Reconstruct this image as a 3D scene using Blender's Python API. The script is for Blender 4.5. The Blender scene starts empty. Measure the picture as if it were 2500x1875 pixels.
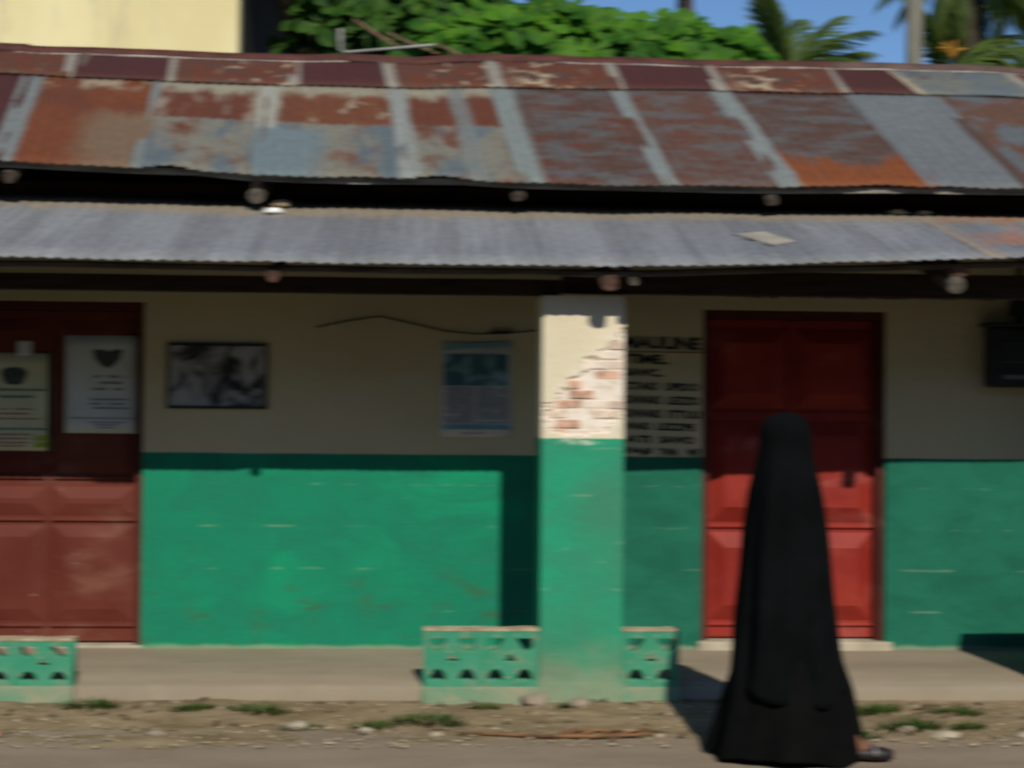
import bpy, bmesh, math, random
import numpy as np
from mathutils import Vector, Matrix, noise as mnoise

random.seed(7)
SC = bpy.context.scene
COL = SC.collection

# ------------------------------------------------------------------ camera
cd = bpy.data.cameras.new("street_camera")
cam = bpy.data.objects.new("street_camera", cd)
COL.objects.link(cam)
cd.sensor_width = 36.0
cd.lens = 55.33
cd.clip_start = 0.1
cd.clip_end = 2000.0
yaw, pitch, roll = math.radians(3.0), math.radians(0.85), math.radians(0.57)
fw = Vector((math.sin(yaw) * math.cos(pitch), math.cos(yaw) * math.cos(pitch), math.sin(pitch)))
rt0 = Vector((math.cos(yaw), -math.sin(yaw), 0.0))
up0 = rt0.cross(fw)
rt = rt0 * math.cos(roll) + up0 * math.sin(roll)
up = up0 * math.cos(roll) - rt0 * math.sin(roll)
mw = Matrix(((rt.x, up.x, -fw.x, 0.0), (rt.y, up.y, -fw.y, 0.0), (rt.z, up.z, -fw.z, 1.6), (0, 0, 0, 1)))
cam.matrix_world = mw
# the snapshot is soft: the lens is focused too near
cd.dof.use_dof = True
cd.dof.focus_distance = 1.2
cd.dof.aperture_fstop = 30.0
cd.dof.aperture_ratio = 0.19
SC.camera = cam

# ------------------------------------------------------------------ sky and sun
SUN = Vector((0.17, -1.0, 0.849)).normalized()
world = bpy.data.worlds.new("World")
SC.world = world
world.use_nodes = True
wn = world.node_tree
for n in list(wn.nodes):
    wn.nodes.remove(n)
w_out = wn.nodes.new("ShaderNodeOutputWorld")
w_bg = wn.nodes.new("ShaderNodeBackground")
w_sky = wn.nodes.new("ShaderNodeTexSky")
w_sky.sky_type = 'NISHITA'
w_sky.sun_disc = False
w_sky.sun_elevation = math.asin(SUN.z)
w_sky.sun_rotation = math.atan2(SUN.x, SUN.y)
w_sky.air_density = 1.0
w_sky.dust_density = 0.2
w_sky.ozone_density = 8.0
w_bg.inputs["Strength"].default_value = 0.10
wn.links.new(w_sky.outputs[0], w_bg.inputs[0])
wn.links.new(w_bg.outputs[0], w_out.inputs[0])

sl = bpy.data.lights.new("sun", 'SUN')
sl.energy = 4.3
sl.angle = math.radians(0.53)
sl.color = (1.0, 0.93, 0.80)
sun = bpy.data.objects.new("sun", sl)
COL.objects.link(sun)
sun.location = SUN * 40
sun.rotation_euler = SUN.to_track_quat('Z', 'Y').to_euler()

SC.view_settings.view_transform = 'Standard'
SC.view_settings.look = 'None'
SC.view_settings.exposure = 0.0
SC.view_settings.gamma = 1.0
SC.view_settings.use_curve_mapping = False
SC.cycles.max_bounces = 6


# ------------------------------------------------------------------ materials
class NT:
    def __init__(self, name, rough=0.8, spec=0.3):
        self.m = bpy.data.materials.new(name)
        self.m.use_nodes = True
        self.t = self.m.node_tree
        self.b = self.t.nodes["Principled BSDF"]
        self.b.inputs["Roughness"].default_value = rough
        self.b.inputs["Specular IOR Level"].default_value = spec
        self.coord = self.t.nodes.new("ShaderNodeTexCoord")

    def n(self, kind):
        return self.t.nodes.new("ShaderNode" + kind)

    def link(self, a, b):
        self.t.links.new(a, b)

    def mapped(self, out="Object", scale=(1, 1, 1), loc=(0, 0, 0)):
        mp = self.n("Mapping")
        mp.inputs["Scale"].default_value = scale
        mp.inputs["Location"].default_value = loc
        self.link(self.coord.outputs[out], mp.inputs[0])
        return mp.outputs[0]

    def noise(self, vec, scale=5.0, detail=4.0, rough=0.55, dist=0.0):
        x = self.n("TexNoise")
        x.inputs["Scale"].default_value = scale
        x.inputs["Detail"].default_value = detail
        x.inputs["Roughness"].default_value = rough
        x.inputs["Distortion"].default_value = dist
        self.link(vec, x.inputs["Vector"])
        return x.outputs[0]

    def step(self, val, a, b):
        x = self.n("MapRange")
        x.interpolation_type = 'SMOOTHSTEP'
        x.inputs[1].default_value = a
        x.inputs[2].default_value = b
        if a > b:
            x.inputs[1].default_value = b
            x.inputs[2].default_value = a
            x.inputs[3].default_value = 1.0
            x.inputs[4].default_value = 0.0
        self.link(val, x.inputs[0])
        return x.outputs[0]

    def math(self, op, a, b=None):
        x = self.n("Math")
        x.operation = op
        for i, v in enumerate((a, b)):
            if v is None:
                continue
            if isinstance(v, (int, float)):
                x.inputs[i].default_value = v
            else:
                self.link(v, x.inputs[i])
        return x.outputs[0]

    def mix(self, fac, a, b):
        x = self.n("Mix")
        x.data_type = 'RGBA'
        if isinstance(fac, (int, float)):
            x.inputs[0].default_value = fac
        else:
            self.link(fac, x.inputs[0])
        for i, v in ((6, a), (7, b)):
            if isinstance(v, tuple):
                x.inputs[i].default_value = (v[0], v[1], v[2], 1.0)
            else:
                self.link(v, x.inputs[i])
        return x.outputs[2]

    def sep(self, vec):
        x = self.n("SeparateXYZ")
        self.link(vec, x.inputs[0])
        return x.outputs

    def attr(self, name):
        x = self.n("Attribute")
        x.attribute_name = name
        return x.outputs["Fac"]

    def bump(self, height, strength=0.3, dist=0.01):
        x = self.n("Bump")
        x.inputs["Strength"].default_value = strength
        x.inputs["Distance"].default_value = dist
        self.link(height, x.inputs["Height"])
        self.link(x.outputs[0], self.b.inputs["Normal"])

    def color(self, c):
        if isinstance(c, tuple):
            self.b.inputs["Base Color"].default_value = (c[0], c[1], c[2], 1)
        else:
            self.link(c, self.b.inputs["Base Color"])
        return self


def plain(name, c, rough=0.8, vary=0.25, scale=6.0, bump=0.15, spec=0.3, stretch=(1, 1, 1)):
    """a material with mottled colour and fine relief"""
    k = NT(name, rough, spec)
    v = k.mapped("Object", stretch)
    n1 = k.noise(v, scale, 5)
    lo = tuple(x * (1 - vary) for x in c)
    hi = tuple(x * (1 + vary) for x in c)
    k.color(k.mix(k.step(n1, 0.3, 0.7), lo, hi))
    if bump:
        k.bump(k.noise(v, scale * 9, 4), bump, 0.01)
    return k.m


CREAM = (0.70, 0.63, 0.46)
CREAM_SHADED = (0.52, 0.465, 0.300)  # wall cream darkened to deepen the shade under the eave
GREEN_A = (0.009, 0.208, 0.112)
GREEN_B = (0.012, 0.168, 0.100)
GREEN_C = (0.008, 0.250, 0.125)


def painted_wall(name, line_z, cream, pillar=False):
    k = NT(name, 0.85, 0.12)
    v = k.mapped("Object")
    s = k.sep(v)
    big = k.noise(v, 0.9, 3)
    mid = k.noise(k.mapped("Object", (1.0, 1.0, 1.6), (3, 1, 7)), 3.2, 5, 0.6, 0.4)
    if pillar:
        g = k.mix(k.step(mid, 0.3, 0.7), (0.030, 0.240, 0.138), (0.018, 0.295, 0.158))
        g = k.mix(k.step(big, 0.4, 0.6), g, (0.045, 0.21, 0.125))
    else:
        g = k.mix(k.step(mid, 0.2, 0.8), GREEN_B, GREEN_A)
        g = k.mix(k.step(k.noise(k.mapped("Object", (0.8, 1, 1.4), (11, 0, 2)), 1.6, 4, 0.6, 0.6), 0.48, 0.68), g, GREEN_C)
        # dull dirty stains where people lean
        low = k.step(k.math('ADD', s[2], k.math('MULTIPLY', k.math('SUBTRACT', mid, 0.5), 0.5)), 0.85, 0.35)
        g = k.mix(k.math('MULTIPLY', k.math('MULTIPLY', k.step(k.noise(k.mapped("Object", (1, 1, 2.2), (5, 2, 9)), 3.4, 5, 0.65), 0.52, 0.68), 0.65), low), g, (0.045, 0.105, 0.050))
        # the bays right of the pillar are a duller, bluer green
        dull_teal = k.mix(k.step(mid, 0.3, 0.7), (0.011, 0.104, 0.066), (0.015, 0.140, 0.090))
        g = k.mix(k.step(s[0], 0.86, 0.90), g, dull_teal)
    # chipped paint and mortar courses showing pale
    chip = k.step(k.noise(k.mapped("Object", (9, 9, 34), (2, 4, 1)), 1.0, 3, 0.6), 0.70, 0.76)
    g = k.mix(k.math('MULTIPLY', chip, 0.30), g, (0.36, 0.42, 0.30))
    course = k.n("TexWave")
    course.wave_type = 'BANDS'
    course.bands_direction = 'Z'
    course.inputs["Scale"].default_value = 1.25
    course.inputs["Distortion"].default_value = 0.15
    course.inputs["Detail"].default_value = 1.0
    k.link(v, course.inputs["Vector"])
    cm = k.math('MULTIPLY', k.step(course.outputs["Fac"], 0.988, 0.998), k.step(k.noise(k.mapped("Object", (4, 4, 9)), 1.2, 3), 0.52, 0.66))
    g = k.mix(k.math('MULTIPLY', cm, 0.22), g, (0.33, 0.40, 0.27))
    c = k.mix(k.step(big, 0.35, 0.65), tuple(x * 0.90 for x in cream), cream)
    c = k.mix(k.math('MULTIPLY', k.step(k.noise(k.mapped("Object", (1.2, 1, 1.6), (7, 3, 1)), 2.0, 6, 0.62), 0.52, 0.72), 0.5), c, (0.50, 0.47, 0.40))
    zline = k.math('ADD', s[2], k.math('MULTIPLY', k.math('SUBTRACT', k.noise(k.mapped("Object", (1.0, 0, 0)), 1.1, 2), 0.5), 0.0 if pillar else 0.018))
    zline = k.math('ADD', zline, k.math('MULTIPLY', k.math('SUBTRACT', k.noise(v, 60, 2), 0.5), 0.006))
    f = k.step(zline, line_z - 0.004, line_z + 0.004)
    colr = k.mix(f, g, c)
    # dust thrown up by rain on the foot of the wall
    dz = k.math('ADD', s[2], k.math('MULTIPLY', k.math('SUBTRACT', k.noise(v, 7, 5), 0.5), 0.30 if pillar else 0.05))
    if pillar:
        colr = k.mix(k.math('MULTIPLY', k.step(dz, 0.40, 0.04), 0.72), colr, (0.24, 0.235, 0.155))
        p = k.step(k.attr("peel"), 0.15, 0.6)
        colr = k.mix(p, colr, k.mix(k.step(k.noise(v, 26, 4), 0.4, 0.6), (0.60, 0.50, 0.39), (0.76, 0.70, 0.60)))
        # pinkish bleached halo round the peeled plaster
        halo = k.math('MULTIPLY', k.step(k.attr("halo"), 0.1, 1.0), k.step(k.noise(k.mapped("Object", (5, 5, 14)), 2.0, 4), 0.42, 0.62))
        colr = k.mix(k.math('MULTIPLY', halo, 0.7), colr, (0.78, 0.70, 0.62))
    else:
        colr = k.mix(k.math('MULTIPLY', k.step(dz, 0.185, 0.155), 0.5), colr, (0.34, 0.36, 0.24))
    k.color(colr)
    k.bump(k.math('ADD', k.noise(v, 22, 6, 0.65), k.math('MULTIPLY', k.noise(v, 5, 3), 1.5)), 0.35, 0.012)
    return k.m


M = {}
M['wall'] = painted_wall("painted_plaster", 1.312, CREAM_SHADED)
M['pillar'] = painted_wall("painted_pillar_plaster", 1.437, CREAM, True)
M['brick_red'] = plain("bare_brick", (0.55, 0.34, 0.24), 0.9, 0.4, 22, 0.5)
M['brick_pale'] = plain("bleached_brick", (0.67, 0.54, 0.43), 0.9, 0.3, 22, 0.5)
M['brick_white'] = plain("limewashed_brick", (0.72, 0.62, 0.52), 0.9, 0.15, 14, 0.5)
M['timber_dark'] = plain("smoke_dark_timber", (0.035, 0.020, 0.013), 0.85, 0.4, 8, 0.3, stretch=(0.4, 4, 4))
M['batten'] = plain("dark_brown_lath", (0.10, 0.075, 0.055), 0.9, 0.5, 6, 0.4, stretch=(0.6, 5, 5))
M['timber_grey'] = plain("weathered_grey_timber", (0.20, 0.18, 0.15), 0.9, 0.4, 8, 0.4, stretch=(0.5, 5, 5))
M['pole_end'] = plain("cut_pole_wood", (0.085, 0.066, 0.05), 0.9, 0.45, 30, 0.4)
M['pole_pink'] = plain("reddish_pole_wood", (0.100, 0.056, 0.04), 0.9, 0.45, 30, 0.4)
M['pole_grey'] = plain("greyed_pole_wood", (0.095, 0.083, 0.066), 0.9, 0.45, 30, 0.4)
M['concrete'] = plain("pale_concrete", (0.38, 0.34, 0.26), 0.9, 0.2, 5, 0.3)
M['inner'] = plain("dark_inner_plaster", (0.05, 0.045, 0.04), 0.9, 0.2, 5, 0.2)
M['zinc_plain'] = plain("dull_zinc", (0.16, 0.17, 0.175), 0.6, 0.2, 4, 0.1)
M['black_metal'] = plain("black_metal", (0.016, 0.019, 0.018), 0.5, 0.3, 8, 0.1)
M['cable'] = plain("cable_rubber", (0.02, 0.02, 0.02), 0.7, 0.2, 8, 0)
M['ink'] = plain("sign_black_paint", (0.008, 0.009, 0.011), 0.7, 0.3, 20, 0)
M['red_ink'] = plain("sign_red_paint", (0.16, 0.02, 0.015), 0.7, 0.3, 20, 0)
M['paper_white'] = plain("white_paper", (0.52, 0.56, 0.56), 0.85, 0.08, 4, 0.05)
M['paper_yellow'] = plain("yellowed_paper", (0.55, 0.56, 0.38), 0.85, 0.10, 4, 0.05)
M['paper_grey'] = plain("grey_paper", (0.50, 0.50, 0.50), 0.85, 0.10, 4, 0.05)
M['print_dark'] = plain("dark_print", (0.06, 0.07, 0.075), 0.8, 0.3, 30, 0)
M['print_grey'] = plain("grey_print", (0.17, 0.20, 0.21), 0.8, 0.3, 30, 0)
M['print_red'] = plain("red_print", (0.42, 0.13, 0.12), 0.8, 0.3, 30, 0)
M['print_green'] = plain("green_print", (0.10, 0.22, 0.16), 0.8, 0.3, 30, 0)
M['print_lime'] = plain("lime_print", (0.34, 0.40, 0.03), 0.8, 0.2, 30, 0)
M['print_blue'] = plain("blue_print", (0.12, 0.30, 0.36), 0.8, 0.3, 30, 0)


def picture_mat(name, dark, light, scale, sx=1.0):
    k = NT(name, 0.6, 0.4)
    v = k.mapped("Object", (sx, 1, 1), (3.3, 0, 1.7))
    n1 = k.noise(v, scale, 3, 0.5, 0.8)
    k.color(k.mix(k.step(n1, 0.38, 0.62), dark, light))
    return k.m


M['bw_picture'] = picture_mat("monochrome_picture_print", (0.015, 0.017, 0.017), (0.34, 0.35, 0.35), 6.5)
M['blue_picture'] = picture_mat("blue_picture_print", (0.03, 0.10, 0.14), (0.20, 0.36, 0.42), 8.0)


def door_mat(name, base, worn, dark):
    k = NT(name, 0.60, 0.22)
    v = k.mapped("Object")
    n1 = k.noise(v, 2.2, 5, 0.6)
    c = k.mix(k.step(n1, 0.35, 0.7), base, dark)
    c = k.mix(k.math('MULTIPLY', k.step(k.noise(k.mapped("Object", (1, 1, 1.5), (4, 1, 3)), 3.0, 5, 0.6), 0.52, 0.75), 0.6), c, worn)
    c = k.mix(k.math('MULTIPLY', k.step(k.noise(k.mapped("Object", (16, 8, 40)), 1.0, 3), 0.70, 0.76), 0.5), c, (0.32, 0.24, 0.2))
    k.color(c)
    k.bump(k.noise(v, 30, 4), 0.12, 0.006)
    return k.m


M['door_red'] = door_mat("bright_red_door_paint", (0.265, 0.026, 0.016), (0.36, 0.10, 0.085), (0.20, 0.014, 0.009))
M['door_frame_dark'] = door_mat("shaded_maroon_frame_paint", (0.075, 0.016, 0.011), (0.12, 0.05, 0.04), (0.05, 0.010, 0.008))  # door paint darkened so the frame holds the shade of its recess
M['door_brown'] = door_mat("red_brown_door_paint", (0.125, 0.027, 0.017), (0.19, 0.085, 0.060), (0.095, 0.017, 0.010))

DARKRED = (0.054, 0.0155, 0.0120)
RUST = (0.100, 0.030, 0.0125)
ORANGE = (0.128, 0.037, 0.0105)
BROWN = (0.070, 0.036, 0.024)
BLUEGREY = (0.084, 0.106, 0.118)
PALEGREY = (0.135, 0.152, 0.146)
BEIGE = (0.27, 0.23, 0.16)
GREY = (0.112, 0.124, 0.130)


def sheet_mat(name, base, layers, seed, rough=0.7):
    """corrugated sheet: base colour with patches of rust, bare zinc and dust, in the sheet's own uv"""
    k = NT(name, rough, 0.3)
    uv = k.mapped("UV", (1, 1, 1), (0, 0, 0))
    s = k.sep(uv)
    fine = k.noise(k.mapped("UV", (22, 22, 1), (seed, seed * 0.7, 0)), 1.0, 5, 0.65)
    c = k.mix(k.step(fine, 0.3, 0.7), tuple(x * 0.82 for x in base), tuple(x * 1.15 for x in base))
    runs = k.noise(k.mapped("UV", (26, 1.3, 1), (seed * 2.1, seed, 0)), 1.0, 4, 0.6)
    c = k.mix(k.math('MULTIPLY', k.step(runs, 0.52, 0.68), 0.45), c, tuple(x * 0.62 for x in base))
    for i, L in enumerate(layers):
        sx, sy = L.get('s', (4, 4))
        nz = k.noise(k.mapped("UV", (sx, sy, 1), (seed * 1.3 + i * 5.1, seed + i * 2.3, 0)), 1.0, 5, 0.6, L.get('d', 0.3))
        m = None
        if 't' in L:
            m = k.step(nz, L['t'][0], L['t'][1])
        for ax, a, b in L.get('r', []):
            val = k.math('ADD', s[0 if ax == 'u' else 1], k.math('MULTIPLY', k.math('SUBTRACT', nz, 0.5), L.get('j', 0.12)))
            r = k.step(val, a, b)
            m = r if m is None else k.math('MULTIPLY', m, r)
        if 'a' in L:
            m = k.math('MULTIPLY', m, L['a'])
        colr = k.mix(k.step(fine, 0.3, 0.7), tuple(x * 0.85 for x in L['c']), tuple(x * 1.12 for x in L['c']))
        c = k.mix(m, c, colr)
    c = k.mix(k.math('MULTIPLY', k.step(runs, 0.56, 0.70), 0.30), c, tuple(0.55 * x + 0.02 for x in base))
    k.color(c)
    k.bump(fine, 0.15, 0.004)
    return k.m


# ------------------------------------------------------------------ mesh helpers
class MB:
    def __init__(self):
        self.v, self.f, self.uv = [], [], []

    def add(self, verts, faces, uvs=None):
        o = len(self.v)
        self.v.extend([tuple(p) for p in verts])
        self.f.extend([tuple(i + o for i in fc) for fc in faces])
        self.uv.extend(uvs if uvs is not None else [(0.0, 0.0)] * len(verts))
        return self

    def box(self, x0, x1, y0, y1, z0, z1):
        vs = [(x0, y0, z0), (x1, y0, z0), (x1, y1, z0), (x0, y1, z0), (x0, y0, z1), (x1, y0, z1), (x1, y1, z1), (x0, y1, z1)]
        fs = [(0, 3, 2, 1), (4, 5, 6, 7), (0, 1, 5, 4), (1, 2, 6, 5), (2, 3, 7, 6), (3, 0, 4, 7)]
        return self.add(vs, fs)

    def tube(self, pts, radii, seg=10, cap=True, wob=0.0):
        pts = [Vector(p) for p in pts]
        if isinstance(radii, (int, float)):
            radii = [radii] * len(pts)
        vs, fs = [], []
        ref = None
        for i, p in enumerate(pts):
            d = (pts[min(i + 1, len(pts) - 1)] - pts[max(i - 1, 0)]).normalized()
            if ref is None:
                ref = d.orthogonal().normalized()
            a = (ref - d * ref.dot(d)).normalized()
            ref = a
            b = d.cross(a)
            for j in range(seg):
                t = 2 * math.pi * j / seg
                r = radii[i] * (1 + wob * (random.random() - 0.5))
                vs.append(p + a * (math.cos(t) * r) + b * (math.sin(t) * r))
        n = len(pts)
        for i in range(n - 1):
            for j in range(seg):
                k = (j + 1) % seg
                fs.append((i * seg + j, i * seg + k, (i + 1) * seg + k, (i + 1) * seg + j))
        if cap:
            fs.append(tuple(range(seg - 1, -1, -1)))
            fs.append(tuple((n - 1) * seg + j for j in range(seg)))
        return self.add(vs, fs)

    def build(self, name, mat, parent=None, smooth=False, bevel=0.0, solid=0.0):
        me = bpy.data.meshes.new(name)
        me.from_pydata(self.v, [], self.f)
        if any(u != (0.0, 0.0) for u in self.uv):
            lay = me.uv_layers.new(name="UVMap")
            idx = np.empty(len(me.loops), dtype=np.int32)
            me.loops.foreach_get("vertex_index", idx)
            arr = np.array(self.uv, dtype=np.float32)[idx]
            lay.data.foreach_set("uv", arr.ravel())
        if smooth:
            me.polygons.foreach_set("use_smooth", [True] * len(me.polygons))
        me.update()
        return link(name, me, mat, parent, bevel, solid)


def link(name, me, mat, parent=None, bevel=0.0, solid=0.0):
    o = bpy.data.objects.new(name, me)
    COL.objects.link(o)
    if mat is not None and len(me.materials) == 0:
        me.materials.append(mat)
    if parent is not None:
        attach(o, parent)
    if solid:
        md = o.modifiers.new("thickness", 'SOLIDIFY')
        md.thickness = solid
        md.offset = -1
    if bevel:
        md = o.modifiers.new("soft_edges", 'BEVEL')
        md.width = bevel
        md.segments = 2
        md.limit_method = 'ANGLE'
    return o


WPOS = {}


def attach(o, parent):
    """meshes are written in world metres, so undo the parent's place"""
    o.parent = parent
    w = WPOS.get(parent.name, Vector((0, 0, 0)))
    o.matrix_parent_inverse = Matrix.Translation(-w)
    WPOS[o.name] = Vector((0, 0, 0))


def thing(name, label, cat, loc=(0, 0, 0), group=None):
    o = bpy.data.objects.new(name, None)
    COL.objects.link(o)
    o.empty_display_size = 0.2
    o.location = loc
    WPOS[o.name] = Vector(loc)
    return tag(o, label, cat, group)


def tag(o, label, cat, group=None):
    o["label"] = label
    o["category"] = cat
    if group:
        o["group"] = group
    return o


def structure(o):
    o["kind"] = "structure"
    return o


def stuff(o):
    o["kind"] = "stuff"
    return o


def baked(ob, name):
    """mesh of an object with its modifiers or curve applied"""
    bpy.context.view_layer.update()
    dg = bpy.context.evaluated_depsgraph_get()
    me = bpy.data.meshes.new_from_object(ob.evaluated_get(dg))
    me.name = name
    d = ob.data
    bpy.data.objects.remove(ob)
    if isinstance(d, bpy.types.Mesh):
        bpy.data.meshes.remove(d)
    else:
        bpy.data.curves.remove(d)
    return me


def lerp_tab(tab, x):
    return float(np.interp(x, [a for a, b in tab], [b for a, b in tab]))


def recentre(o):
    """move an unparented mesh's origin to the middle of its base"""
    me = o.data
    co = np.empty(len(me.vertices) * 3, dtype=np.float32)
    me.vertices.foreach_get("co", co)
    co = co.reshape(-1, 3)
    c = np.array([(co[:, 0].min() + co[:, 0].max()) / 2, (co[:, 1].min() + co[:, 1].max()) / 2, co[:, 2].min()], dtype=np.float32)
    me.vertices.foreach_set("co", (co - c).ravel())
    o.location = Vector([float(q) for q in c])
    me.update()
    return o


# ------------------------------------------------------------------ ground, road, verge, floor
def ground_mat():
    k = NT("bare_earth", 0.95, 0.1)
    v = k.mapped("Object")
    c = k.mix(k.step(k.noise(v, 0.5, 5), 0.35, 0.65), (0.17, 0.125, 0.075), (0.23, 0.18, 0.115))
    k.color(k.mix(k.step(k.noise(v, 0.2, 5), 0.5, 0.6), c, (0.06, 0.09, 0.03)))
    return k.m


def road_mat():
    k = NT("dusty_tarmac", 0.9, 0.2)
    v = k.mapped("Object")
    c = k.mix(k.step(k.noise(k.mapped("Object", (1, 2.2, 1)), 1.4, 5), 0.3, 0.7), (0.205, 0.158, 0.112), (0.255, 0.200, 0.145))
    c = k.mix(k.math('MULTIPLY', k.step(k.noise(k.mapped("Object", (6, 16, 1)), 2.0, 4), 0.60, 0.72), 0.45), c, (0.34, 0.28, 0.20))
    c = k.mix(k.math('MULTIPLY', k.step(k.noise(v, 90, 3), 0.55, 0.7), 0.4), c, (0.10, 0.08, 0.06))
    # middle out of view darkened to cut bounce light; dust along the edge
    ya = k.math('ADD', k.sep(v)[1], k.math('MULTIPLY', k.noise(k.mapped("Object", (0.6, 1.2, 1)), 1.5, 5), 1.2))
    c = k.mix(k.step(ya, 5.9, 7.0), (0.060, 0.056, 0.050), c)
    k.color(c)
    k.bump(k.noise(v, 120, 4), 0.4, 0.006)
    return k.m


def verge_mat():
    k = NT("sandy_verge_earth", 0.95, 0.1)
    v = k.mapped("Object")
    c = k.mix(k.step(k.noise(k.mapped("Object", (1.2, 3, 1)), 2.2, 6, 0.6), 0.3, 0.7), (0.155, 0.113, 0.062), (0.265, 0.205, 0.125))
    c = k.mix(k.math('MULTIPLY', k.step(k.noise(k.mapped("Object", (4, 12, 1), (3, 1, 0)), 2.0, 5, 0.65), 0.55, 0.68), 0.55), c, (0.33, 0.275, 0.19))
    c = k.mix(k.math('MULTIPLY', k.step(k.noise(k.mapped("Object", (3, 9, 1), (9, 4, 0)), 2.0, 5, 0.65), 0.56, 0.70), 0.6), c, (0.085, 0.066, 0.034))
    k.color(c)
    k.bump(k.noise(v, 60, 6, 0.7), 0.6, 0.012)
    return k.m


def floor_mat():
    k = NT("worn_cement_floor", 0.85, 0.2)
    v = k.mapped("Object")
    c = k.mix(k.step(k.noise(k.mapped("Object", (0.8, 2.5, 1)), 1.8, 5), 0.3, 0.7), (0.215, 0.178, 0.128), (0.255, 0.213, 0.157))
    c = k.mix(k.math('MULTIPLY', k.step(k.noise(k.mapped("Object", (2, 5, 2), (5, 2, 0)), 1.5, 6, 0.65), 0.56, 0.70), 0.4), c, (0.30, 0.25, 0.17))
    c = k.mix(k.math('MULTIPLY', k.step(k.noise(k.mapped("Object", (1, 3, 1), (1, 8, 0)), 2.4, 6, 0.65), 0.60, 0.74), 0.4), c, (0.12, 0.10, 0.075))
    k.color(c)
    k.bump(k.noise(v, 70, 5), 0.3, 0.006)
    return k.m


g = MB().add([(-400, -400, -0.06), (400, -400, -0.06), (400, 900, -0.06), (-400, 900, -0.06)], [(0, 1, 2, 3)])
structure(g.build("ground", ground_mat()))
rd = MB()
nx = 120
for i in range(nx + 1):
    x = -40 + 80 * i / nx
    rd.v += [(x, -7.0, 0.0), (x, 0.0, 0.01), (x, 5.0, 0.004), (x, 7.9, -0.012)]
    rd.uv += [(0, 0)] * 4
for i in range(nx):
    for j in range(3):
        a = i * 4 + j
        rd.f.append((a, a + 4, a + 5, a + 1))
structure(rd.build("road", road_mat(), smooth=True))


def verge_z(x, y):
    t = (y - 7.30) / (8.44 - 7.30)
    z = -0.030 + 0.058 * max(0.0, min(1.0, t)) ** 0.9
    z += 0.020 * mnoise.noise(Vector((x * 1.3, y * 2.6, 1.0)))
    z += 0.012 * mnoise.noise(Vector((x * 5.0, y * 9.0, 4.0)))
    z += 0.006 * mnoise.noise(Vector((x * 17.0, y * 21.0, 8.0)))
    return z


vb = MB()
NXV, NYV = 420, 34
for i in range(NXV + 1):
    x = -6.5 + 14.0 * i / NXV
    for j in range(NYV + 1):
        y = 7.28 + (8.62 - 7.28) * j / NYV
        vb.v.append((x, y, verge_z(x, y)))
        vb.uv.append((0, 0))
for i in range(NXV):
    for j in range(NYV):
        a = i * (NYV + 1) + j
        vb.f.append((a, a + NYV + 1, a + NYV + 2, a + 1))
structure(vb.build("verge", verge_mat(), smooth=True))

fb = MB()
NF = 260
for i in range(NF + 1):
    x = -6.5 + 14.0 * i / NF
    e = 0.014 * mnoise.noise(Vector((x * 2.2, 3.0, 0))) + 0.007 * mnoise.noise(Vector((x * 9.0, 7.0, 0)))
    fb.v += [(x, 8.45 + e - 0.015, -0.06), (x, 8.455 + e, 0.084), (x, 8.475 + e, 0.106), (x, 8.9, 0.131), (x, 9.72, 0.160)]
    fb.uv += [(0, 0)] * 5
for i in range(NF):
    for j in range(4):
        a = i * 5 + j
        fb.f.append((a, a + 5, a + 6, a + 1))
structure(fb.build("veranda_floor", floor_mat(), smooth=True))

# ------------------------------------------------------------------ the shop building
shop = thing("shop_building", "long low shop with green and cream walls, red doors and rusty tin roof", "shop", (0.5, 9.45, 0.0))
WY = 9.45
LX0, LX1 = -2.83, -1.695      # brown door opening
RX0, RX1 = 1.652, 2.776       # red door opening
XA, XB = -6.5, 7.5
DT = 2.205
w = MB()
TOPW = 2.70
for x0, x1 in ((XA, LX0), (LX1, RX0), (RX1, XB)):
    w.box(x0, x1, WY, WY + 0.2, 0.0, TOPW)
for x0, x1 in ((LX0, LX1), (RX0, RX1)):
    w.box(x0, x1, WY, WY + 0.2, DT, TOPW)
front_wall = w.build("front_wall", M['wall'], shop)
w = MB()
w.box(XA, XA + 0.2, 9.653, 13.4, 0.0, 2.85)
w.box(XB - 0.2, XB, 9.653, 13.4, 0.0, 2.85)
w.box(XA, XB, 13.4, 13.6, 0.0, 2.85)
w.build("rear_wall", M['wall'], shop)
for ex in (XA, XB - 0.2):
    MB().box(ex, ex + 0.2, 8.52, WY - 0.003, 0.0, 2.36).build("added_end_wall", M['wall'], shop)  # added out of view to cut sky light at the veranda ends
w = MB().box(XA + 0.21, XB - 0.21, 10.6, 10.7, 0.0, 3.4)
w.build("inner_wall", M['inner'], shop)
for gx in (XA + 0.05, XB - 0.15):
    p = [(9.66, 2.853), (13.35, 2.853), (11.45, 4.02)]
    gb = MB()
    gb.add([(gx, y, z) for y, z in p] + [(gx + 0.1, y, z) for y, z in p],
           [(0, 1, 2), (5, 4, 3), (0, 3, 4, 1), (1, 4, 5, 2), (2, 5, 3, 0)])
    gb.build("gable_wall", M['inner'], shop)
w = MB().box(RX0 - 0.02, RX1 + 0.04, WY - 0.035, WY + 0.19, 0.10, 0.200)
w.build("door_sill", M['concrete'], shop, bevel=0.008)
w = MB().box(LX0, LX1, WY + 0.005, WY + 0.19, 0.10, 0.166)
w.build("door_sill", M['concrete'], shop, bevel=0.006)


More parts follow.
